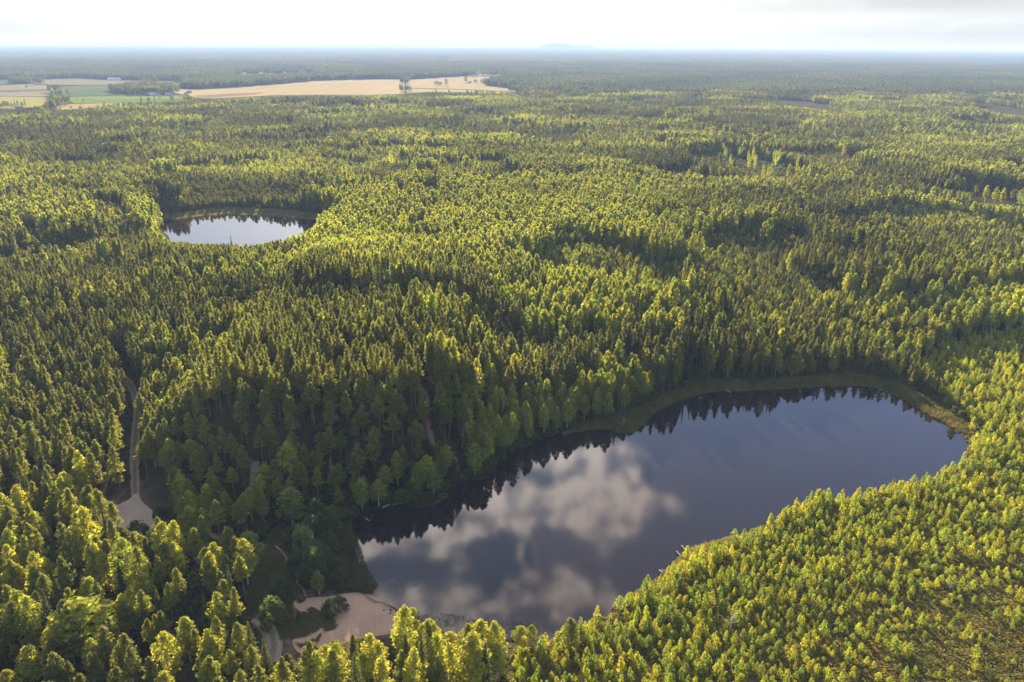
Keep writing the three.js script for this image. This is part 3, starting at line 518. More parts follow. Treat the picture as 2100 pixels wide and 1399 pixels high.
for (const kind of ['pine', 'birch', 'spruce', 'bog', 'bush']) {
  const all = trees[kind];
  for (const t of all) { t.d = Math.hypot(t.x, t.z, CAM_H); t.size = shows(t.x, t.h * 0.75, t.z) ? t.h * t.w / t.d : 0; }
  const order = [...all].sort((a, b) => b.size - a.size), big = order.slice(0, kind === 'bush' ? 0 : 300).filter((t) => t.size > 0), sets = new Map();
  for (const t of big) {
    let best = null, bd = 1e9, at = null;
    for (const [name, p] of MARKS) { const d = Math.hypot(t.x - p.x, t.z - p.y); if (d < bd) { bd = d; best = name; at = p; } }
    const mean = kind === 'bog' ? 2.6 : 15, size = t.h > mean * 1.2 ? 'tall' : t.h > mean * 0.85 ? 'middling' : 'short', dx = t.x - at.x, dz = t.z - at.y;
    t.tone = TINTS[kind][Math.floor(t.t * 4)][0]; t.md = bd;
    t.say = `${size} ${t.tone} ${KINDWORD[kind]} ${Math.abs(dx) > Math.abs(dz) ? (dx < 0 ? 'left of' : 'right of') : dz < 0 ? 'behind' : 'before'} ${best}`;
    if (!sets.has(t.say)) sets.set(t.say, []); sets.get(t.say).push(t);
  }
  for (const list of sets.values()) list.sort((a, b) => a.md - b.md).forEach((t, i) => { t.label = list.length < 2 ? t.say : i < 12 ? `${t.say}, ${ORD[i]} of these` : `${t.say}, farther off`; });
  for (const t of big) individual(kind, t, t.label, kind === 'bog' ? 'small pines on the bog' : KINDWORD[kind] + ' trees of the near forest');
  const rest = all.filter((t) => !big.includes(t) || t.size <= 0), bigSet = new Set(big);
  const holder = new THREE.Group(); holder.name = numbered({ pine: 'pine_forest', birch: 'birch_forest', spruce: 'spruce_forest', bog: 'bog_pine_stand', bush: 'shrub_thicket' }[kind]); scene.add(holder);
  tag(holder, { pine: 'dense mass of pine trees filling the land around both lakes', birch: 'scattered mass of yellow green birches through the forest', spruce: 'dark pointed spruces mixed through the whole forest', bog: 'mass of tiny yellow green pines covering the bog', bush: 'dark low shrubs lining the lake shores under the trees' }[kind], kind === 'bog' ? 'bog trees' : kind === 'bush' ? 'shrubs' : 'forest', null, 'stuff');
  const bins = new Map();
  for (const t of rest) { if (bigSet.has(t)) continue; const near = -t.z < (kind === 'bog' ? 300 : 430), v = near ? t.v % 7 : 7 + t.v % 6; if (!bins.has(v)) bins.set(v, []); bins.get(v).push(t); }
  for (const [v, list] of bins) {
    const shape = v < 7 ? NEAR[kind][v] : MID[kind][v - 7], m = new THREE.InstancedMesh(joined(shape), [MAT[kind], BARK[kind]], list.length); m.name = 'trees'; m.userData.kind = 'stuff';
    list.forEach((t, i) => { m.setMatrixAt(i, matrixOf(t, -t.z < 1700 ? heightAt(t.x, t.z) : 0.75, shape.h)); m.setColorAt(i, lin(...tintOf(kind, t.t).map((c) => c * (t.tone ?? 1)))); });
    holder.add(m);
  }
}
{ // far woods
  const far = (n, size, hgt, q, seed) => {
    const r = rng(seed), L = new Leaves(r);
    for (let i = 0; i < n; i++) {
      const x = (r() - 0.5) * size, z = (r() - 0.5) * size, h = hgt * (0.72 + r() * 0.5), w = 2.0 + r() * 1.3, tone = 0.5 + r() * 0.95;
      for (let k = 0; k < q; k++) { const f = Math.pow(r(), 0.8), a = r() * 6.283, rr = w * Math.pow(1 - f, 0.55); L.leaf(x + Math.cos(a) * rr, h * (0.3 + 0.7 * f), z + Math.sin(a) * rr, Math.cos(a), 0.6, Math.sin(a), 1.5, 0.5, tone); }
    }
    return L.geometry();
  };
  const woodMat = leafMat('far_wood', [0.085, 0.100, 0.038]), holder = new THREE.Group(); holder.name = 'far_forest'; scene.add(holder); tag(holder, 'bluish forest stretching away beyond the fields to the horizon', 'forest', null, 'stuff');
  [[patches[0], (s) => far(30, 30, 17, 24, s)], [patches[1], (s) => far(150, 105, 18, 9, s)]].forEach(([list, make], b) => {
    for (let v = 0; v < 4; v++) {
      const own = list.filter((_, i) => i % 4 === v), m = new THREE.InstancedMesh(make(900 + b * 10 + v), woodMat, own.length); m.name = 'woods'; m.userData.kind = 'stuff';
      own.forEach((t, i) => { const n = fbm(t.x * 0.003, t.z * 0.002, 3, 3), s = 1 + 0.3 * n; m.setMatrixAt(i, M4.compose(new THREE.Vector3(t.x, 0.7, t.z), Q.setFromAxisAngle(UPV, Math.floor(t.a / 1.5708) * 1.5708), new THREE.Vector3(1, s, 1))); m.setColorAt(i, lin(1 + n * 1.0, 1 + n * 0.8, 1)); });
      holder.add(m);
    }
  });
}

// ───────────────────────── trees and bushes one can point to ─────────────────────────
function special(kind, px, py, h, wpx, tone, label, name) {
  const p = G(px, py), shape = NEAR[kind][Math.abs(px) % 7], d = Math.hypot(p.x, p.y, CAM_H), nominal = { pine: 4.6, birch: 5.4, spruce: 4.4, bog: 1.9, bush: 4.6 }[kind], want = wpx * d / FOCAL;
  return individual(kind, { x: p.x, z: p.y, h, w: want / nominal / (Math.sqrt(h / shape.h) * 1.02), a: px * 0.7, v: Math.abs(px) % 7, t: [0.1, 0.4, 0.6, 0.9][tone] }, label, null, name);
}
special('bush', 688, 1256, 3.9, 52, 0, 'dense round willow bush standing alone on the sand beach');
special('bush', 578, 1228, 5.2, 46, 0, 'rounded dark bush at the end of the narrow beach path');
special('bush', 562, 1286, 8.2, 52, 1, 'tall bushy willow left of the beach grass beside the sand track');
special('bush', 700, 1213, 2.0, 26, 0, 'low dark shrub at the upper edge of the beach');
special('bush', 722, 1209, 1.6, 22, 1, 'lowest shrub at the beach edge next to the reed bed');
special('bush', 674, 1206, 3.0, 24, 0, 'dark shrub between the slender aspen and the beach');
[[606, 1130, 7.5, 40], [640, 1120, 9.5, 46], [664, 1110, 9, 44], [676, 1140, 7.5, 40], [660, 1166, 8, 44], [682, 1178, 6, 34], [632, 1196, 6.5, 36], [680, 1098, 9, 44], [652, 1090, 10, 48]].sort((a, b) => a[0] - b[0]).forEach(([x, y, h, w], i) =>
  special('bush', x, y, h, w, i % 3 === 1 ? 1 : 0, `dark willow of the shaded thicket behind the beach, ${ORD[i].replace('nearest', '').trim() || 'first'} counted from its left side`, 'willow_tree'));
special('spruce', 613, 1272, 2.6, 15, 0, 'tiny dark spruce standing alone on the grass by the beach', 'young_spruce');
special('birch', 655, 1221, 6.4, 26, 0, 'slender green aspen behind the beach at the wood edge', 'aspen_tree');
special('bush', 645, 1196, 9.5, 62, 0, 'broad dark willow tree behind the beach', 'willow_tree');
special('bush', 626, 1150, 11, 46, 3, 'silvery grey green willow above the beach trees', 'willow_tree');
special('bush', 612, 1178, 7, 40, 0, 'dark bushy willow left below the silvery willow', 'willow_tree');
special('birch', 552, 1046, 12, 56, 0, 'rounded dark birch beside the brown footpath', 'birch_tree');
special('birch', 600, 1078, 11, 62, 0, 'wide dark birch between footpath and silvery willow', 'birch_tree');
special('birch', 515, 1166, 10, 56, 0, 'dark leafy tree standing on the glade behind the lit pines', 'aspen_tree');
special('bush', 284, 1112, 6.2, 46, 0, 'dark green bush at the lower edge of the sandy clearing');
special('bush', 330, 1064, 3.4, 28, 0, 'dark bush on the right side of the sandy clearing');
special('birch', 186, 1345, 13.5, 112, 2, 'very broad bright yellow green birch in the lower left wood', 'birch_tree');
special('birch', 846, 1292, 6.0, 34, 2, 'small birch at the beach corner with a bright yellow top', 'birch_tree');
special('birch', 372, 1180, 15, 36, 3, 'golden birch top left of the glade above the pines', 'birch_tree');
special('pine', 1170, 1352, 10, 44, 1, 'rounded dark pine at the near shore where the bog begins', 'pine_tree');
special('bog', 1365, 1265, 5.4, 38, 1, 'large round pale green bush rising from the bog near its shore', 'bog_pine');
special('bog', 1832, 1345, 4.0, 28, 1, 'round bushy little pine alone in the open lower right bog', 'bog_pine');
special('spruce', 480, 545, 17, 16, 1, 'tall dark spruce standing in front of the small lake', 'spruce_tree');
special('spruce', 464, 545, 13, 12, 1, 'shorter dark spruce left of the tall one at the small lake', 'spruce_tree');

{ // bare and dead wood
  const deadMat = new THREE.MeshStandardMaterial({ name: 'bleached_wood', color: lin(0.40, 0.34, 0.27), roughness: 0.95 });
  const r = rng(77);
  const snag = (px, py, h, lean, label) => {
    const p = G(px, py), g = thing('dead_tree', new THREE.Vector3(p.x, heightAt(p.x, p.y) - 0.1, p.y), 0, label, 'dead tree');
    part('trunk', stickGeo([[0, 0, 0, 0.11, lean * 0.5, h * 0.5, 0, 0.085], [lean * 0.5, h * 0.5, 0, 0.085, lean, h, 0, 0.03]]), deadMat, g);
    const segs = []; for (let i = 0; i < 11; i++) { const f = 0.42 + 0.55 * i / 11, a = i * 2.4, l = (1.15 - f) * h * 0.42, x = lean * f, y = h * f; segs.push([x, y, 0, 0.05, x + Math.cos(a) * l, y + l * 0.3, Math.sin(a) * l, 0.03], [x + Math.cos(a) * l * 0.6, y + l * 0.18, Math.sin(a) * l * 0.6, 0.035, x + Math.cos(a + 0.6) * l * 1.0, y + l * 0.7, Math.sin(a + 0.6) * l * 1.0, 0.02]); }
    part('branches', stickGeo(segs), deadMat, g);
  };
  snag(1497, 1296, 5.2, 0.25, 'white dead snag with twisted branches standing in the bog');
  snag(2088, 884, 6.5, 2.2, 'leaning white dead trunk at the right edge beyond the lake tip');
  snag(1948, 1215, 3.2, -0.6, 'small grey dead tree in the lower right bog');
  const log = (x0, y0, x1, y1, rad, label, h0 = 0.15, h1 = 0.4) => {
    const a = G(x0, y0), b = G(x1, y1), g = thing('fallen_log', new THREE.Vector3(a.x, 0, a.y), 0, label, 'log'), dx = b.x - a.x, dz = b.y - a.y, ya = Math.max(0.02, heightAt(a.x, a.y)) + h0, yb = Math.max(0.02, heightAt(b.x, b.y)) + h1, segs = [];
    part('trunk', stickGeo([[0, ya, 0, rad, dx, yb, dz, rad * 0.55]]), deadMat, g);
    for (let i = 0; i < 4; i++) { const f = 0.35 + i * 0.17, l = 0.5 + r() * 0.7, q = r() * 6.28; segs.push([dx * f, lerp(ya, yb, f), dz * f, rad * 0.4, dx * f + Math.cos(q) * l, lerp(ya, yb, f) + 0.35 + r() * 0.4, dz * f + Math.sin(q) * l, rad * 0.2]); }
    part('branch_stubs', stickGeo(segs), deadMat, g);
  };
  log(1352, 1168, 1360, 1176, 0.14, 'pale fallen log lowest of those on the bog shore', 0.3, 0.6);
  log(1388, 1130, 1397, 1142, 0.13, 'pale fallen log in the middle of the bog shore', 0.3, 0.6);
  log(1398, 1118, 1403, 1126, 0.11, 'short pale log uppermost on the bog shore', 0.3, 0.6);
  log(1318, 1190, 1334, 1196, 0.10, 'thin broken log nearest the water on the bog shore', 0.2, 0.5);
  log(1730, 1024, 1750, 1028, 0.12, 'grey log at the bay of the near bog shore', 0.3, 0.5);
  log(784, 1039, 800, 1034, 0.16, 'driftwood trunk lying along the dark left shore', 0.1, 0.25);
  log(806, 1033, 828, 1031, 0.12, 'second driftwood trunk right of the first on the left shore', 0.1, 0.25);
  log(748, 1060, 758, 1066, 0.09, 'thin driftwood pole in the shaded corner water', 0.05, 0.05);
  log(1488, 797, 1500, 804, 0.16, 'bleached dead tree fallen into the water at the far shore', 0.3, 0.1);
  log(1276, 876, 1281, 868, 0.09, 'thin pale pole stuck in the sedge lobe', 0.2, 1.4);
  log(746, 1212, 762, 1228, 0.05, 'dark line of driftwood sticks at the beach waterline', 0.12, 0.12);
  const stoneMat = new THREE.MeshStandardMaterial({ name: 'wet_stone', color: lin(0.10, 0.075, 0.055), roughness: 0.85 });
  const stone = (seed) => { const g = new THREE.IcosahedronGeometry(1, 2), p = g.attributes.position; for (let i = 0; i < p.count; i++) { const k = 1 + 0.28 * perlin.noise(p.getX(i) * 1.3 + seed, p.getY(i) * 1.3, p.getZ(i) * 1.3); p.setXYZ(i, p.getX(i) * k, p.getY(i) * k * 0.65, p.getZ(i) * k); } g.computeVertexNormals(); return g; };
  [[787, 1251.5, 0.26, 'dark stone furthest from the water on the beach'], [801, 1250.5, 0.36, 'largest dark stone at the beach waterline'], [800, 1257.5, 0.28, 'dark stone just below the largest beach stone'], [821, 1262, 0.22, 'small dark stone in the wet sand edge'], [815, 1269, 0.42, 'flat dark stone near the beach corner birch']].forEach(([x, y, s, label], i) => {
    const p = G(x, y), m = add('stone', stone(i * 3.1), stoneMat, label, 'stone', null, 'stones on the beach'); m.position.set(p.x, heightAt(p.x, p.y) + 0.1, p.y); m.scale.setScalar(s); m.rotation.y = i;
  });
}
{ // reeds, sedge, grass and bog hummocks
  const tuft = (seed, n, h, spreadR, w, lean) => { const r = rng(seed), p = [], c = []; for (let i = 0; i < n; i++) { const a = r() * 6.283, q = Math.sqrt(r()) * spreadR, x = Math.cos(a) * q, z = Math.sin(a) * q, b = r() * 6.283, hh = h * (0.6 + r() * 0.6), lx = (r() - 0.5) * lean, lz = (r() - 0.5) * lean, t = 0.75 + r() * 0.5; p.push(x + Math.cos(b) * w, 0, z + Math.sin(b) * w, x - Math.cos(b) * w, 0, z - Math.sin(b) * w, x + lx, hh, z + lz); for (let k = 0; k < 3; k++) c.push(t, t, t); } const g = new THREE.BufferGeometry(); g.setAttribute('position', new THREE.Float32BufferAttribute(p, 3)); g.setAttribute('color', new THREE.Float32BufferAttribute(c, 3)); return g; };
  const scatter = (name, label, category, poly, count, geo, mat, seed, accept, hs) => {
    const r = rng(seed), b = poly.b, list = []; let guard = 0;
    while (list.length < count && guard++ < count * 40) { const x = lerp(b.x0, b.x1, r()), z = lerp(b.y0, b.y1, r()); if (!inside(poly, x, z) || !accept(x, z, r)) continue; list.push([x, z, r(), r(), r()]); }
    const m = new THREE.InstancedMesh(geo, mat, list.length); m.name = numbered(name); scene.add(m); tag(m, label, category, null, 'stuff');
    list.forEach(([x, z, a, s, t], i) => { const v = fbm(x * 0.16, z * 0.16, seed, 3), k = (hs[0] + hs[1] * s) * (1 + 0.55 * v); m.setMatrixAt(i, M4.compose(new THREE.Vector3(x, Math.max(-0.25, heightAt(x, z)), z), Q.setFromAxisAngle(UPV, a * 6.283), new THREE.Vector3(k, k, k))); const b = 1 + 0.75 * v; m.setColorAt(i, lin((0.75 + t * 0.5) * b, (0.8 + t * 0.4) * (b * 0.5 + 0.5), 0.8 + t * 0.3)); });
  };
  const sedge = leafMat('sedge', [0.20, 0.18, 0.05], 0.4), reed = leafMat('reed', [0.120, 0.115, 0.042], 0.3), darkReed = leafMat('dark_reed', [0.042, 0.052, 0.022], 0.2), grass = leafMat('grass', [0.175, 0.175, 0.055], 0.4), moss = leafMat('dwarf_shrub', [0.205, 0.180, 0.042], 0.5);
  const yes = () => true;
  scatter('sedge', 'olive and yellow sedge belt along the far shore of the large lake', 'sedge', FAR_MAT, 9000, tuft(1, 16, 0.75, 0.5, 0.09, 0.5), sedge, 51, yes, [0.7, 0.7]);
  scatter('sedge', 'pale sedge rim on the far shore of the small lake', 'sedge', POND_MAT, 4500, tuft(2, 14, 0.9, 0.8, 0.16, 0.5), sedge, 52, yes, [0.8, 0.7]);
  scatter('reeds', 'olive reed bed in the shade at the left end of the lake', 'reeds', LEFT_MAT, 3600, tuft(3, 14, 1.1, 0.4, 0.06, 0.35), reed, 53, yes, [0.7, 0.7]);
  const shallow = bounds(P([[724, 1090], [740, 1120], [752, 1160], [775, 1196], [770, 1206], [745, 1196], [732, 1170], [726, 1130]]));
  scatter('reeds', 'sparse reed stems standing in the shallow water by the beach', 'reeds', shallow, 700, tuft(4, 5, 0.9, 0.35, 0.05, 0.3), reed, 54, (x, z, r) => r() < 0.8, [0.6, 0.7]);
  const lilies = bounds(P([[850, 1262], [900, 1252], [960, 1262], [1020, 1272], [1080, 1270], [1110, 1285], [1100, 1312], [900, 1310], [850, 1284]]));
  scatter('reeds', 'dark reeds in the water along the near birch shore', 'reeds', lilies, 1500, tuft(5, 6, 0.6, 0.4, 0.05, 0.4), darkReed, 55, (x, z, r) => r() < 0.2 + 0.8 * sstep(-0.1, 0.25, fbm(x * 0.12, z * 0.12, 3, 2)), [0.5, 0.6]);
  scatter('sedge', 'yellow brown sedge fringe between bog and water', 'sedge', NEAR_MAT, 2400, tuft(6, 15, 0.6, 0.45, 0.08, 0.5), moss, 56, yes, [0.7, 0.8]);
  const lawn = bounds(P([[596, 1286], [612, 1262], [640, 1248], [668, 1262], [694, 1282], [690, 1292], [662, 1300], [650, 1322], [618, 1330], [596, 1312]]));
  const lawn2 = bounds(P([[612, 1232], [626, 1230], [622, 1238], [610, 1240]]));
  scatter('grass', 'trampled green grass patch on the left half of the beach', 'grass', lawn, 2600, tuft(7, 16, 0.28, 0.34, 0.06, 0.35), grass, 57, (x, z, r) => fbm(x * 0.18, z * 0.18, 4, 3) > -0.1 - 0.1 * r(), [0.6, 0.7]);
  scatter('grass', 'little grass island at the fork of the beach path', 'grass', lawn2, 120, tuft(8, 16, 0.28, 0.34, 0.06, 0.35), grass, 58, yes, [0.6, 0.7]);
  scatter('grass', 'brownish grass on the glade behind the beach', 'grass', GLADE, 5200, tuft(9, 14, 0.35, 0.4, 0.07, 0.4), grass, 59, (x, z, r) => sdPoly(BEACH, x, z) > 0.3 && lineDist(PATHS[1], x, z) > 0.7 && lineDist(BEACH_TRACK, x, z) > 1.7 && fbm(x * 0.1, z * 0.1, 2, 2) > -0.15, [0.6, 0.7]);
  const hum = (seed) => { const r = rng(seed), L = new Leaves(r); for (let i = 0; i < 7; i++) L.puff((r() - 0.5) * 0.9, 0.1 + r() * 0.12, (r() - 0.5) * 0.9, 0.3, 0.18, 11, 0.13, 0.6, 0.8 + r() * 0.4); return L.geometry(); };
  const bogNear = bounds(BOG.slice());
  scatter('dwarf_shrubs', 'low yellow brown dwarf shrubs and moss hummocks of the bog', 'shrubs', bogNear, 36000, hum(71), moss, 60, (x, z, r) => { const d = -z; return d > 100 && d < 340 && Math.abs(x) < d * 0.68 + 20 && waterDist(x, z) > 0.6 && r() < clamp(1.25 - d / 340, 0.12, 1); }, [0.7, 1.6]);
}
{ // buildings, farm trees and hedges of the far fields
  const mat = (n, c) => new THREE.MeshStandardMaterial({ name: n, color: lin(...c), roughness: 0.8 }), white = mat('white_wall', [0.8, 0.78, 0.75]), grey = mat('grey_roof', [0.28, 0.30, 0.33]), red = mat('red_roof', [0.34, 0.12, 0.06]), cream = mat('cream_wall', [0.6, 0.52, 0.4]), dark = mat('dark_glass', [0.05, 0.06, 0.07]), brown = mat('brown_wall', [0.2, 0.12, 0.07]), tin = mat('tin_roof', [0.5, 0.52, 0.53]);
  const house = (name, px, py, w, d, h, roofH, wall, roof, turn, label, category, nwin) => {
    const p = G(px, py, 1), g = thing(name, new THREE.Vector3(p.x, 0.6, p.y), turn, label, category);
    const body = new THREE.BoxGeometry(w, h, d); body.translate(0, h / 2, 0); part('wall', body, wall, g);
    const s = new THREE.Shape([new THREE.Vector2(-d / 2 - 0.5, 0), new THREE.Vector2(d / 2 + 0.5, 0), new THREE.Vector2(0, roofH)]), rg = new THREE.ExtrudeGeometry(s, { depth: w + 0.8, bevelEnabled: false }); rg.translate(0, 0, -w / 2 - 0.4); rg.rotateY(Math.PI / 2); rg.translate(0, h + 0.01, 0); part('roof', rg, roof, g);
    for (let i = 0; i < nwin; i++) { const wg = new THREE.BoxGeometry(w / nwin * 0.45, h * 0.35, 0.16); wg.translate((i + 0.5) / nwin * w - w / 2, h * 0.55, d / 2); part('window', wg, dark, g); }
    if (category === 'house') { const cg = new THREE.BoxGeometry(0.8, 1.6, 0.8); cg.translate(w * 0.2, h + roofH + 0.2, 0); part('chimney', cg, red, g); }
  };
  house('barn', 310, 195, 21, 9, 4.2, 2.0, white, tin, 0.05, 'long white barn leftmost of the farm on the meadow', 'barn', 6);
  house('barn', 345, 195, 20, 9, 4.2, 2.0, white, tin, -0.04, 'long white barn rightmost of the farm on the meadow', 'barn', 6);
  house('farmhouse', 324, 195, 8, 7, 4.6, 3.2, white, red, 0.1, 'small white farmhouse with red roof between the two barns', 'house', 3);
  house('farmhouse', 101, 219, 7, 6, 4.2, 2.6, white, grey, 0.3, 'tiny bright white house beside the field lane', 'house', 2);
  house('farmhouse', 122, 215, 13, 8, 4.5, 3.6, cream, grey, -0.15, 'pale house with broad grey roof among the farm trees', 'house', 4);
  house('barn', 40, 223, 11, 7, 3.4, 2.6, brown, grey, 0.1, 'low shed with bluish roof at the left farm', 'barn', 2);
  house('farmhouse', 325, 212, 10, 7, 3.8, 3.0, cream, tin, 0.05, 'house with pale tin roof at the near wood edge', 'house', 3);
  house('barn', 388, 191, 11, 8, 4.0, 2.6, brown, grey, 0.2, 'dark barn at the left end of the golden field', 'barn', 2);
  house('barn', 235, 164.5, 40, 14, 6, 3, white, tin, 0.02, 'far white hall before the left woods', 'barn', 5);
  house('farmhouse', 322, 159.5, 22, 12, 6, 4, white, tin, 0.1, 'leftmost pale house of the far hamlet', 'house', 3);
  house('farmhouse', 345, 158, 20, 12, 6, 4, cream, tin, -0.1, 'rightmost pale house of the far hamlet', 'house', 3);
  house('farmhouse', 963, 171, 12, 9, 4, 3, white, grey, 0.1, 'white house beside the copse right of the glare', 'house', 3);
  const oak = (px, py, h, w, tone, label, kind = 'birch') => { const p = G(px, py, 0.8), g = individual(kind, { x: p.x, z: p.y, h, w, a: px, v: Math.floor(px) % 7, t: [0.05, 0.3, 0.6][tone] }, label, 'trees of the far farms and fields', kind === 'spruce' ? 'farm_spruce' : 'farm_tree'); g.position.y = 0.7; };
  const row = (list, what) => [...list].sort((a, b) => a[0] - b[0]).forEach(([x, y, h, w, tone, kind], i) => oak(x, y, h, w, tone, what[i], kind));
  const w = (place, n) => Array.from({ length: n }, (_, i) => `${['first', 'second', 'third', 'fourth', 'fifth', 'sixth', 'seventh', 'eighth', 'ninth', 'tenth', 'eleventh', 'twelfth'][i]} tree from the left ${place}`);
  row([[3, 222, 9, 2.0, 0], [10, 221, 13, 2.2, 0], [17, 221, 12, 2.2, 0], [25, 221, 9, 1.8, 0], [31, 220, 17, 1.1, 0, 'spruce'], [37, 220, 13, 1.2, 0], [46, 219, 9, 1.9, 0], [52, 218, 19, 1.0, 0, 'spruce']], w('in the dark row at the left farm', 8));
  row([[99, 214, 15, 1.0, 0, 'spruce'], [109, 213, 15, 1.2, 0], [114, 218, 8, 2.0, 0], [131, 213, 15, 0.9, 0, 'spruce'], [135, 217, 9, 2.2, 0], [139, 214, 15, 1.0, 0, 'spruce'], [144, 214, 13, 1.4, 0]], w('around the pale house with grey roof', 7));
  row([[106, 201, 12, 2.6, 0], [114, 198, 14, 2.8, 0], [121, 197, 16, 2.4, 0], [127, 197, 15, 2.4, 0], [139, 197, 15, 2.6, 0]], w('in the copse above the field lane', 5));
  row([[172, 214, 10, 1.2, 0], [146, 223, 5, 2.0, 0], [165, 224, 6, 2.6, 0], [183, 224, 5, 1.4, 0], [201, 222, 6, 2.2, 0]], w('of the lone field bushes on the stubble', 5));
  row([[214, 222, 6, 3.6, 0], [224, 221, 6, 3.6, 0], [234, 220, 6, 3.4, 0], [243, 219, 7, 3.2, 0], [256, 219, 8, 3.0, 0], [266, 218, 9, 2.8, 0], [290, 210, 17, 1.4, 0, 'spruce'], [306, 213, 13, 2.4, 0], [318, 211, 15, 1.2, 0], [329, 206, 15, 1.4, 0], [354, 209, 12, 2.6, 0], [383, 206, 17, 3.0, 0]], w('in the hedge before the bright meadow', 12));
  row([[328, 195.5, 9, 2.6, 0], [334, 195.5, 10, 2.6, 0], [303, 197, 8, 3.0, 0], [54, 181, 9, 1.8, 0], [895, 176, 14, 3.4, 0], [903, 176, 12, 3.4, 0], [915, 177, 22, 2.2, 0], [955, 170, 22, 2.6, 0], [975, 171, 12, 3.6, 0], [989, 171, 14, 3.0, 0], [1062, 190, 10, 3.2, 0], [1072, 190, 10, 3.2, 0]], w('among the scattered far field trees', 12));
  // two copses in the fields as small woods of their own
  const copse = (px, label, hgt, seed) => { const poly = bounds(P(px)), r = rng(seed), b = poly.b, list = []; for (let z = b.y0; z < b.y1; z += 9) for (let x = b.x0; x < b.x1; x += 6) { const xx = x + (r() - 0.5) * 5, zz = z + (r() - 0.5) * 7; if (inside(poly, xx, zz)) list.push([xx, zz]); } const m = new THREE.InstancedMesh(joined(MID.birch[seed % 6]), [MAT.pine, BARK.pine], list.length); m.name = numbered('copse'); scene.add(m); tag(m, label, 'copse', null, 'stuff'); list.forEach(([x, z], i) => { const s = hgt / 17 * (0.75 + r() * 0.5); m.setMatrixAt(i, M4.compose(new THREE.Vector3(x, 0.7, z), Q.setFromAxisAngle(UPV, r() * 6.28), new THREE.Vector3(s * 1.5, s, s * 1.5))); m.setColorAt(i, lin(0.75, 0.85, 0.9)); }); };
  copse([[222, 186], [250, 184], [290, 177], [312, 175], [318, 181], [356, 183], [352, 190], [330, 191], [300, 191], [270, 193], [240, 193]], 'dark copse on the meadow behind the white barns', 16, 5);
  copse([[368, 182], [400, 174], [470, 170], [552, 168], [545, 173], [470, 180], [410, 184]], 'long dark copse beside the golden field', 16, 6);
  copse([[16, 169.5], [40, 167], [62, 168], [66, 172], [30, 173]], 'low dark copse on the grey green pasture', 15, 7);
  // far hill on the horizon
  const hp = G(1155, 97).setLength(18000), n = 64, pos = [], idx = [], wid = 1400, scaleX = 18000 * 66 / FOCAL;
  for (let j = 0; j <= 8; j++) for (let i = 0; i <= n; i++) {
    const u = i / n * 2 - 1, v = j / 8 * 2 - 1, top = 1.0 * sstep(-1, -0.35, u) * (1 - sstep(0.05, 0.5, u)) + 0.62 * sstep(0.2, 0.5, u) * (1 - sstep(0.72, 1, u));
    const y = 8 + 122 * Math.max(0, 1 - v * v) ** 0.5 * Math.min(1, top) * (1 + 0.06 * fbm(u * 6, v * 3, 2, 3)) + 5 * fbm(u * 30, v * 9, 4, 2);
    pos.push(hp.x + u * scaleX, y, hp.y + v * wid); if (i && j) { const o = j * (n + 1) + i, a = o - n - 2, b = o - n - 1, c = o - 1; idx.push(a, c, b, b, c, o); }
  }
  const hg = new THREE.BufferGeometry(); hg.setAttribute('position', new THREE.Float32BufferAttribute(pos, 3)); hg.setIndex(idx); hg.computeVertexNormals();
  add('hill', hg, new THREE.MeshPhysicalMaterial({ name: 'hill_wood', specularIntensity: 0, color: lin(0.10, 0.12, 0.07), roughness: 1 }), 'low blue hill on the horizon right of the sun', null, 'structure');
}
{ // two plumes of smoke far off
  const puffMat = new THREE.MeshStandardMaterial({ name: 'smoke', color: lin(0.85, 0.84, 0.83), roughness: 1, transparent: true, opacity: 0.10 });
  const plume = (px, py, size, lean, label) => {
    const p = G(px, py, 1), g = thing('smoke_plume', new THREE.Vector3(p.x, 4, p.y), 0, label, 'smoke'), base = new THREE.IcosahedronGeometry(1, 3);
    for (let i = 0; i < 5; i++) { const q = base.clone(), a = q.attributes.position; for (let k = 0; k < a.count; k++) { const m = 1 + 0.5 * perlin.noise(a.getX(k) * 1.4 + i * 5, a.getY(k) * 1.4, a.getZ(k) * 1.4); a.setXYZ(k, a.getX(k) * m, a.getY(k) * m, a.getZ(k) * m); } q.computeVertexNormals(); q.scale(size * (0.25 + i * 0.16), size * (0.3 + i * 0.1), size * (0.25 + i * 0.16)); q.translate(lean * i * size * 0.45, size * (0.25 + i * 0.42), 0); part('puff', q, puffMat, g); }
  };
  plume(992, 166, 10, -0.9, 'thin white smoke drifting over the far copse right of the glare');
  plume(1560, 118, 34, 0.9, 'small white smoke plume above the blue woods at the right');
}
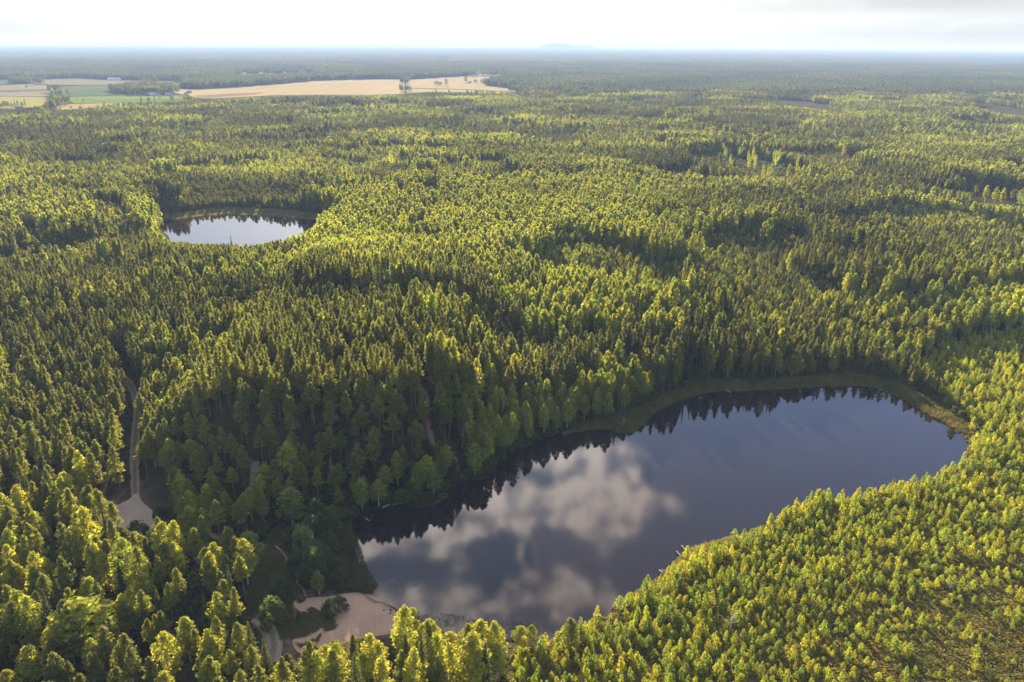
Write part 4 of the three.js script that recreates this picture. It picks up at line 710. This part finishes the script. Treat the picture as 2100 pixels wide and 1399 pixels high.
{ // blue car half hidden behind pines at the sandy clearing
  const p = G(311, 1113), g = thing('parked_car', new THREE.Vector3(p.x, heightAt(p.x, p.y) + 0.02, p.y), 0.9, 'blue car half hidden by pines at the sandy clearing', 'car');
  const paint = new THREE.MeshPhysicalMaterial({ name: 'blue_paint', color: lin(0.03, 0.05, 0.28), roughness: 0.4, clearcoat: 1 }), glass = new THREE.MeshStandardMaterial({ name: 'car_glass', color: lin(0.03, 0.04, 0.05), roughness: 0.1 }), rub = new THREE.MeshStandardMaterial({ name: 'tyre', color: lin(0.02, 0.02, 0.02), roughness: 0.9 }), lamp = new THREE.MeshStandardMaterial({ name: 'lamp_glass', color: lin(0.7, 0.7, 0.7), roughness: 0.2 });
  const prof = new THREE.Shape([[-2.1, 0.35], [2.1, 0.35], [2.15, 0.75], [1.9, 0.92], [1.0, 1.0], [0.35, 1.45], [-1.3, 1.48], [-1.95, 1.0], [-2.15, 0.9]].map(([x, y]) => new THREE.Vector2(x, y))), bg = new THREE.ExtrudeGeometry(prof, { depth: 1.5, bevelEnabled: true, bevelSize: 0.08, bevelThickness: 0.1, bevelSegments: 2 }); bg.translate(0, 0, -0.75);
  part('body', bg, paint, g);
  const wg = new THREE.ExtrudeGeometry(new THREE.Shape([[-1.7, 1.03], [0.85, 1.05], [0.3, 1.4], [-1.25, 1.42]].map(([x, y]) => new THREE.Vector2(x, y))), { depth: 1.76, bevelEnabled: false }); wg.translate(0, 0, -0.88); part('window', wg, glass, g);
  for (const [x, z] of [[1.35, 0.78], [1.35, -0.78], [-1.35, 0.78], [-1.35, -0.78]]) { const t = new THREE.CylinderGeometry(0.33, 0.33, 0.22, 18); t.rotateX(Math.PI / 2); t.translate(x, 0.33, z); part('wheel', t, rub, g); }
  for (const z of [0.55, -0.55]) { const t = new THREE.BoxGeometry(0.1, 0.14, 0.34); t.translate(2.2, 0.72, z); part('headlight', t, lamp, g); }
}
scene.traverse((o) => { if (o.isMesh) { o.castShadow = true; o.receiveShadow = true; } });
renderer.render(scene, camera);
